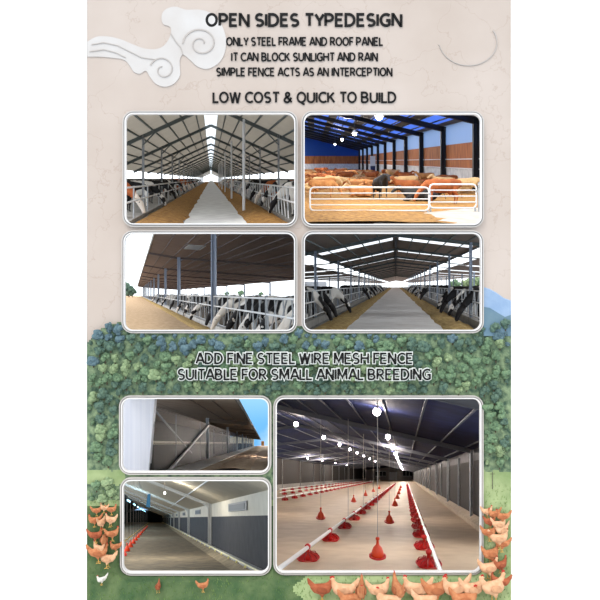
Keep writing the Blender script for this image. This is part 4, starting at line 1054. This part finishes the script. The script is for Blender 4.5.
# red drinkers on the left, hung in a row with yellow line
def bell(P, a, h, k, s, label, grp, top, wire=True):
    c = P.W(a, h, k); q = P.L(1)*s
    o = empty('bell_drinker', c, label, 'drinker', grp)
    b = MB(); b.lathe([(q*17,0),(q*20,q*2),(q*20,q*6),(q*16,q*5),(q*15,q*2)], c, 18); b.build('dish', M_red, o, smooth=True)
    b = MB(); b.lathe([(q*14,q*3),(q*14.5,q*6),(q*13.5,q*15),(q*10,q*24),(q*4.5,q*30),(q*3.2,q*34),(q*3,q*42),(q*5,q*43),(q*4,q*47),(q*1,q*48)], c, 18); b.build('bell', M_orange, o, smooth=True)
    if wire:
        t = P.W(a, top, k); b = MB(); b.tube((c.x,c.y,c.z+q*47), t, P.L(.9), 5); b.build('wire', M_wire, o)
    return o
for i in range(13):
    k = 1.45*1.14**i
    bell(P, -195, 232, k, 1.15, 'red and orange bell drinker left of the poultry house floor, '+(ORD[i]+' from the front' if i < 7 else 'farther back'), 'bell drinkers of the poultry house', rh6(-195)+20)
b = MB(); b.tube(P.W(-195,150,1.2), P.W(-195,150,9), P.L(3), 6); b.clip(P); tag(b.build('water_pipe', mat('yellow pipe', (232,190,60), .5)), 'yellow water pipe above the row of red bell drinkers', 'pipe')
for i in range(7):
    k = 3.2+.9*i; a, h = -310, -205
    L = empty('tube_lamp', P.W(a,h,k), 'blue white tube lamp over the left of the poultry house, %s from the front' % ORD[i], 'lamp', 'tube lamps of the poultry house')
    b = MB(); b.tube(P.W(a,h,k-.16), P.W(a,h,k+.16), P.L(7), 8); b.build('tube', mat('blue white tube glow', (150,220,255), .4, emit=7), L)
    b = MB(); b.tube(P.W(a,h-7,k), P.W(a,rh6(a),k), P.L(2), 5); b.build('cord', M_wire, L)
    if i % 2 == 0:
        ld = bpy.data.lights.new('lamp', 'POINT'); ld.energy = 150; ld.color = (.6,.85,1); ld.shadow_soft_size = .15
        lo = bpy.data.objects.new('lamp_light', ld); COL.objects.link(lo); lo.parent = L; lo.location = (0,0,-P.L(25))
L = empty('pendant_lamp', P.W(60,-150,1.6), 'small bare bulb hanging near the ceiling of the poultry house', 'lamp')
b = MB(); b.ball(P.W(60,-150,1.6), P.L(7), 2); b.build('bulb', mat('warm white lamp glow', (255,250,240), .4, emit=14), L, smooth=True)
b = MB(); b.tube(P.W(60,-156,1.6), P.W(60,rh6(60)+4,1.6), P.L(1.6), 6); b.build('cord', M_wire, L)
ld = bpy.data.lights.new('lamp', 'POINT'); ld.energy = 150; ld.color = (1,.95,.85); ld.shadow_soft_size = .1
lo = bpy.data.objects.new('lamp_light', ld); COL.objects.link(lo); lo.parent = L; lo.location = (0,0,-P.L(40))
b = MB(); b.prism([P.W(*q) for q in ((-70,-230,2.6),(-40,-240,2.6),(-45,-100,2.6),(-85,-110,2.6))],[P.W(*q)+Vector((0,.03,0)) for q in ((-70,-230,2.6),(-40,-240,2.6),(-45,-100,2.6),(-85,-110,2.6))])
tag(b.build('hanging_cloth', mat('blue cloth', (70,130,170), .8)), 'blue cloth strip hanging from the poultry house rafters', 'cloth')

# ================================================================== BARN 7: large poultry house
P = P7; CURP = P7
AW7, HW7, ARg, HRg, AL7, KE7 = 375, -148, -900, -440, -2200, 20
rh7 = lambda a: HW7+(HRg-HW7)*(AW7-a)/(AW7-ARg) if a > ARg else HRg+(-300-HRg)*(ARg-a)/(ARg-AL7)
mb = MB(); P.strip(mb, [(AL7,rh7(AL7)),(ARg,HRg),(AW7+10,rh7(AW7+10))], KS, KE7, 3); mb.clip(P); roof = tag(mb.build('ceiling', mat('dark blue roof sheet', (32,38,74), .8, (24,30,58), 1.5, spec=.1)), kind='structure')
for a in list(range(330,-900,-135))+list(range(-1000,-2200,-220)):
    b = MB(); b.beam(P.W(a,rh7(a)+5,KS), P.W(a,rh7(a)+5,KE7), P.L(6), P.L(9)); b.clip(P); b.build('purlin', mat('grey purlin', (70,74,86), .7), roof) if b.bm.verts else None
mb = MB(); P.strip(mb, [(AL7,263),(345,263)], KS, KE7, 4); struct('floor', mb, mat('pale sandy concrete floor', (206,184,156), .6, (190,166,138), 1.2, spec=.4), P)
b = MB(); P.strip(b, [(345,240),(AW7+12,214)], KS, KE7, 50); struct('baseboard_right', b, mat('curb concrete', (190,172,148), .8, (170,152,130), 3), P)
wallpanel(P, 'wall_right', [(AW7+6,214,KS),(AW7+6,214,KE7),(AW7+6,-80,KE7),(AW7+6,-80,KS)], mat('dark brown grey curtain', (40,32,27), .85, (30,25,21), 3))
wallpanel(P, 'wall_right', [(AW7+6,-80,KS),(AW7+6,-80,KE7),(AW7+6,HW7-14,KE7),(AW7+6,HW7-14,KS)], mat('grey plastic valance', (74,70,72), .7, (46,44,46), 4))
wallpanel(P, 'wall_left', [(AL7,263,2.4),(AL7,263,KE7),(AL7,160,KE7),(AL7,160,2.4)], M_conc2)
wallpanel(P, 'wall_left', [(AL7,160,2.4),(AL7,160,KE7),(AL7,-310,KE7),(AL7,-310,2.4)], mat('dark left curtain', (34,28,25), .8))
mb = MB(); mb.box(P.W(-900,-70,KE7), (P.L(2700),.2,P.L(760))); struct('wall_back', mb, mat('pale end wall', (150,140,136), .7), P)
for i, (a, w_, h0, h1) in enumerate(((-1350,620,60,-230),(150,560,60,-260))):
    v = empty('end_fan', P.W(a,h0,KE7-.05), 'dark ventilation opening in the far end wall, %s of the door' % ('left','right')[i], 'fan')
    b = MB(); b.box(P.W(a,(h0+h1)/2,KE7-.03), (P.L(w_),.1,P.L(h0-h1))); b.build('frame', M_conc, v)
    for j in range(3):
        b = MB(); b.box(P.W(a-w_/3+j*w_/3,(h0+h1)/2,KE7-.05), (P.L(w_*.27),.12,P.L((h0-h1)*.8))); b.build('blade_box', mat('dark fan', (24,22,24), .6), v)
b = MB(); b.box(P.W(-640,40,KE7-.05), (P.L(420),.2,P.L(440))); o = b.build('door_1', mat('white end door', (222,222,226), .6)); o['kind'] = 'structure'
for i in range(14):
    k = .9+1.1*i
    if k > KE7-.4: break
    fr = empty('portal_frame', P.W(AW7,214,k), 'grey steel frame of the large poultry house, '+(ORD[i]+' from the front' if i < 7 else 'farther back'), 'roof frame', 'steel frames of the large poultry house')
    for q0, q1 in (((AW7,rh7(AW7)),(ARg,HRg)),((ARg,HRg),(AL7,rh7(AL7)))):
        b = MB(); b.ibeam(P.W(q0[0],q0[1]+16,k), P.W(q1[0],q1[1]+16,k), P.L(12), P.L(24)); b.clip(P); b.build('rafter', mat('grey frame steel', (92,94,100), .7), fr) if b.bm.verts else None
    for a in (AW7-6, AL7+20):
        b = MB(); b.ibeam(P.W(a,240 if a > 0 else 263,k), P.W(a,rh7(a)+10,k), P.L(14), P.L(14)); b.clip(P); b.build('column', M_gal, fr) if b.bm.verts else None
for i, k in enumerate((2.05,2.5,3.07,3.7,4.4,5.3,6.2,7.4,8.8)):
    b = MB(); b.beam(P.W(AW7-2,212,k), P.W(AW7-2,-120,k), P.L(9)); tag(b.build('wall_post', M_gal), 'pale upright post in the right curtain wall, '+(ORD[i]+' from the front'), 'post', 'posts of the right curtain wall')
# lamps
def lamp7(a, h, k, i, row, e, s=1):
    L = empty('pendant_lamp', P.W(a,h,k), 'glowing round lamp in the %s row of the large poultry house, %s' % (row, ORD[i]+' from the front' if i < 7 else 'farther back'), 'lamp', 'lamps in the %s row' % row)
    b = MB(); b.lathe([(.002,P.L(12)),(P.L(5),P.L(12)),(P.L(6),P.L(5)),(P.L(3),0)], P.W(a,h-8*s,k), 12); b.build('socket', M_dark, L, smooth=True)
    b = MB(); b.ball(P.W(a,h,k), P.L(11*s), 2); b.build('bulb', M_bulb, L, smooth=True)
    b = MB(); b.tube(P.W(a,h-18,k), P.W(a,rh7(a)+4,k), P.L(1.6), 5); b.build('cord', M_dark, L)
    if e:
        ld = bpy.data.lights.new('lamp', 'POINT'); ld.energy = e*(.30+.23*k); ld.color = (1,.88,.78); ld.shadow_soft_size = .08
        lo = bpy.data.objects.new('lamp_light', ld); COL.objects.link(lo); lo.parent = L; lo.location = (0,0,-P.L(16))
for i in range(17):
    k = 1.33+.86*i; lamp7(-104, -235, k, i, 'right', 620, 1.35 if i < 2 else 1.5)
for i, k in enumerate((2.46,3.3,4.1,4.86,5.6,6.5,7.6,9.0)): lamp7(-745, -350, k, i, 'middle', 620, 1.5)
for i, k in enumerate((6.3,7.4,8.8,10.5)): lamp7(-1700, -300, k, i, 'left', 620, 1.2)
# pan feeders hung along their pipes
def feeder_meshes():
    q = P.L(1.22)
    pan = MB().lathe([(q*20,0),(q*25,q*2),(q*31,q*9),(q*30,q*9.5),(q*23,q*3),(q*4,q*3)], n=20)
    gr = MB()
    for i in range(10):
        t = 2*math.pi*i/10; gr.path([(q*28*math.cos(t),q*28*math.sin(t),q*11),(q*24*math.cos(t),q*24*math.sin(t),q*17),(q*6*math.cos(t),q*6*math.sin(t),q*22)], q*1.2, 5)
    hp = MB().lathe([(q*9,q*3),(q*7,q*10),(q*5,q*22),(q*4.5,q*30),(q*7,q*31),(q*7.5,q*38),(q*3,q*42)], n=14)
    out = []
    for nm, mb, m in (('pan', pan, M_red), ('grille', gr, mat('dark red plastic', (156,24,28), .4, spec=.5)), ('hopper', hp, M_red)):
        bmesh.ops.recalc_face_normals(mb.bm, faces=mb.bm.faces[:]); me = bpy.data.meshes.new(nm); mb.bm.to_mesh(me); mb.bm.free(); me.materials.append(m)
        for p in me.polygons: p.use_smooth = nm != 'grille'
        out.append((nm, me))
    return out
FM = feeder_meshes()
def feeder(a, h, k, label, grp):
    o = empty('pan_feeder', P.W(a,h,k), label, 'feeder', grp)
    for nm, me in FM:
        c = bpy.data.objects.new(nm, me); COL.objects.link(c); c.parent = o
def feeder_row(ap, af, k0, dk, n, kk0, kk1, row, f=1.0):
    b = MB(); b.tube(P.W(ap,222,kk0), P.W(ap,222,kk1), P.L(6), 8); b.clip(P)
    tag(b.build('feed_pipe', M_pvc), 'pale feed pipe carrying the %s row of red feeders' % row, 'pipe')
    k = k0
    for i in range(n):
        feeder(af, 262, k, 'red pan feeder in the %s row, %s' % (row, ORD[i]+' from the front' if i < 8 else 'farther back'), 'red pan feeders of the %s row' % row); k += dk; dk *= f
feeder_row(-300, -300, 1.11, .335, 30, KS, 12, 'main left')
feeder_row(82, 68, 1.03, .25, 34, KS, 12, 'right')
feeder_row(-1250, -1250, 3.75, .33, 30, 3.5, 14, 'second left')
feeder_row(-1640, -1640, 4.9, .36, 26, 4.7, 14, 'third left')
feeder_row(-2020, -2020, 6.0, .45, 18, 5.8, 14, 'outermost left')
for i, k in enumerate((1.05, 1.83, 2.85, 3.75, 4.7, 5.8, 7.0)):
    bell(P, -80, 240, k, 1.25, 'orange hanging bell drinker right of the main feed pipe, %s from the front' % ORD[i], 'bell drinkers in the centre', rh7(-80)+5)
for i, k in enumerate((2.06, 3.38, 4.4, 5.5, 6.7)):
    bell(P, -482, 248, k, 1.35, 'orange hanging bell drinker left of the main feed pipe, %s from the front' % ORD[i], 'bell drinkers left of centre', rh7(-482)+5)
for i, k in enumerate((1.9, 2.6, 3.4)):
    b = MB(); b.tube(P.W(-300,225,k), P.W(-300,rh7(-300)+5,k), P.L(1.2), 5); tag(b.build('suspension_wire', M_wire), 'thin wire holding up the main feed pipe, %s from the front' % ORD[i], 'wire')

CURP = None
# partitions behind the board keep each barn to its own opening
M_part = mat('pale partition board', (226,226,224), .9)
def partition(p, q, k1=2.6):       # from photo point p to q on the board, running back from it
    a = [at(p[0],p[1],0)+Vector((0,.06,0)), at(q[0],q[1],0)+Vector((0,.06,0))]
    c = Vector((0,-10,CZ)); f = lambda v: c+(v-c)*k1
    n = Vector((.012,0,0)) if p[0] == q[0] else Vector((0,0,.012))
    lo = [a[0], a[1], f(a[1]), f(a[0])]
    struct('wall_center', MB().prism([v-n for v in lo], [v+n for v in lo]), M_part)
partition((299.5,108),(299.5,336)); partition((272.5,392),(272.5,576)); partition((116,475.2),(272,475.2)); 
partition((300,229.3),(486,229.3),1.5); partition((119,229.3),(299,229.3),1.5)

for o in list(COL.objects):      # drop any thing whose whole body lies out of sight
    if o.type == 'EMPTY' and not any(c.parent == o and c.type == 'MESH' for c in COL.objects): 
        for c in [c for c in COL.objects if c.parent == o]: bpy.data.objects.remove(c)
        bpy.data.objects.remove(o)
# ================================================================== light and camera
w = bpy.data.worlds.new('sky'); SC.world = w; w.use_nodes = True
n, l = w.node_tree.nodes, w.node_tree.links
bg = n['Background']; tc = n.new('ShaderNodeTexCoord'); sp = n.new('ShaderNodeSeparateXYZ'); mr = n.new('ShaderNodeMapRange')
mr.inputs['From Min'].default_value = -1; mr.inputs['From Max'].default_value = 1
cr = n.new('ShaderNodeValToRGB'); e = cr.color_ramp.elements
e[0].position = 0; e[0].color = (*lin((200,205,210)),1); e[1].position = 1; e[1].color = (*lin((250,250,253)),1)
for z, c in ((-.4,(190,200,210)),(-.30,(70,122,168)),(-.20,(84,138,180)),(-.12,(135,170,190)),(-.03,(236,243,248)),(.03,(240,246,250)),(.12,(232,242,250)),(.3,(250,251,254))):
    x = e.new((z+1)/2); x.color = (*lin(c),1)
nz = n.new('ShaderNodeTexNoise'); nz.inputs['Scale'].default_value = 5; nz.inputs['Detail'].default_value = 6
mx = n.new('ShaderNodeMix'); mx.data_type = 'RGBA'; mx.inputs[7].default_value = (1,1,1,1)
r2 = n.new('ShaderNodeMapRange'); r2.inputs['From Min'].default_value = .5; r2.inputs['From Max'].default_value = .75; r2.inputs['To Max'].default_value = .6
l.new(tc.outputs['Generated'], nz.inputs['Vector']); l.new(nz.outputs['Fac'], r2.inputs['Value']); l.new(r2.outputs[0], mx.inputs[0])
l.new(tc.outputs['Generated'], sp.inputs[0]); l.new(sp.outputs['Z'], mr.inputs['Value']); l.new(mr.outputs[0], cr.inputs['Fac'])
l.new(cr.outputs[0], mx.inputs[6]); l.new(mx.outputs[2], bg.inputs['Color']); bg.inputs['Strength'].default_value = 2.3
sun = bpy.data.lights.new('sun', 'SUN'); sun.energy = 1.3; sun.angle = R(12); sun.color = (1,.97,.93)
so = bpy.data.objects.new('sun', sun); COL.objects.link(so); so.location = (-6,-12,16)
so.rotation_euler = Vector((.35,.42,-.9)).to_track_quat('-Z','Y').to_euler()
cam = bpy.data.cameras.new('camera'); co = bpy.data.objects.new('camera', cam); COL.objects.link(co)
co.location = (0,-10,CZ); co.rotation_euler = (R(90),0,0); cam.sensor_width = 36; cam.lens = 36; cam.clip_end = 1000
SC.camera = co
SC.view_settings.view_transform = 'Standard'; SC.view_settings.look = 'None'; SC.view_settings.gamma = 1; SC.view_settings.exposure = 0
SC.view_settings.use_curve_mapping = False
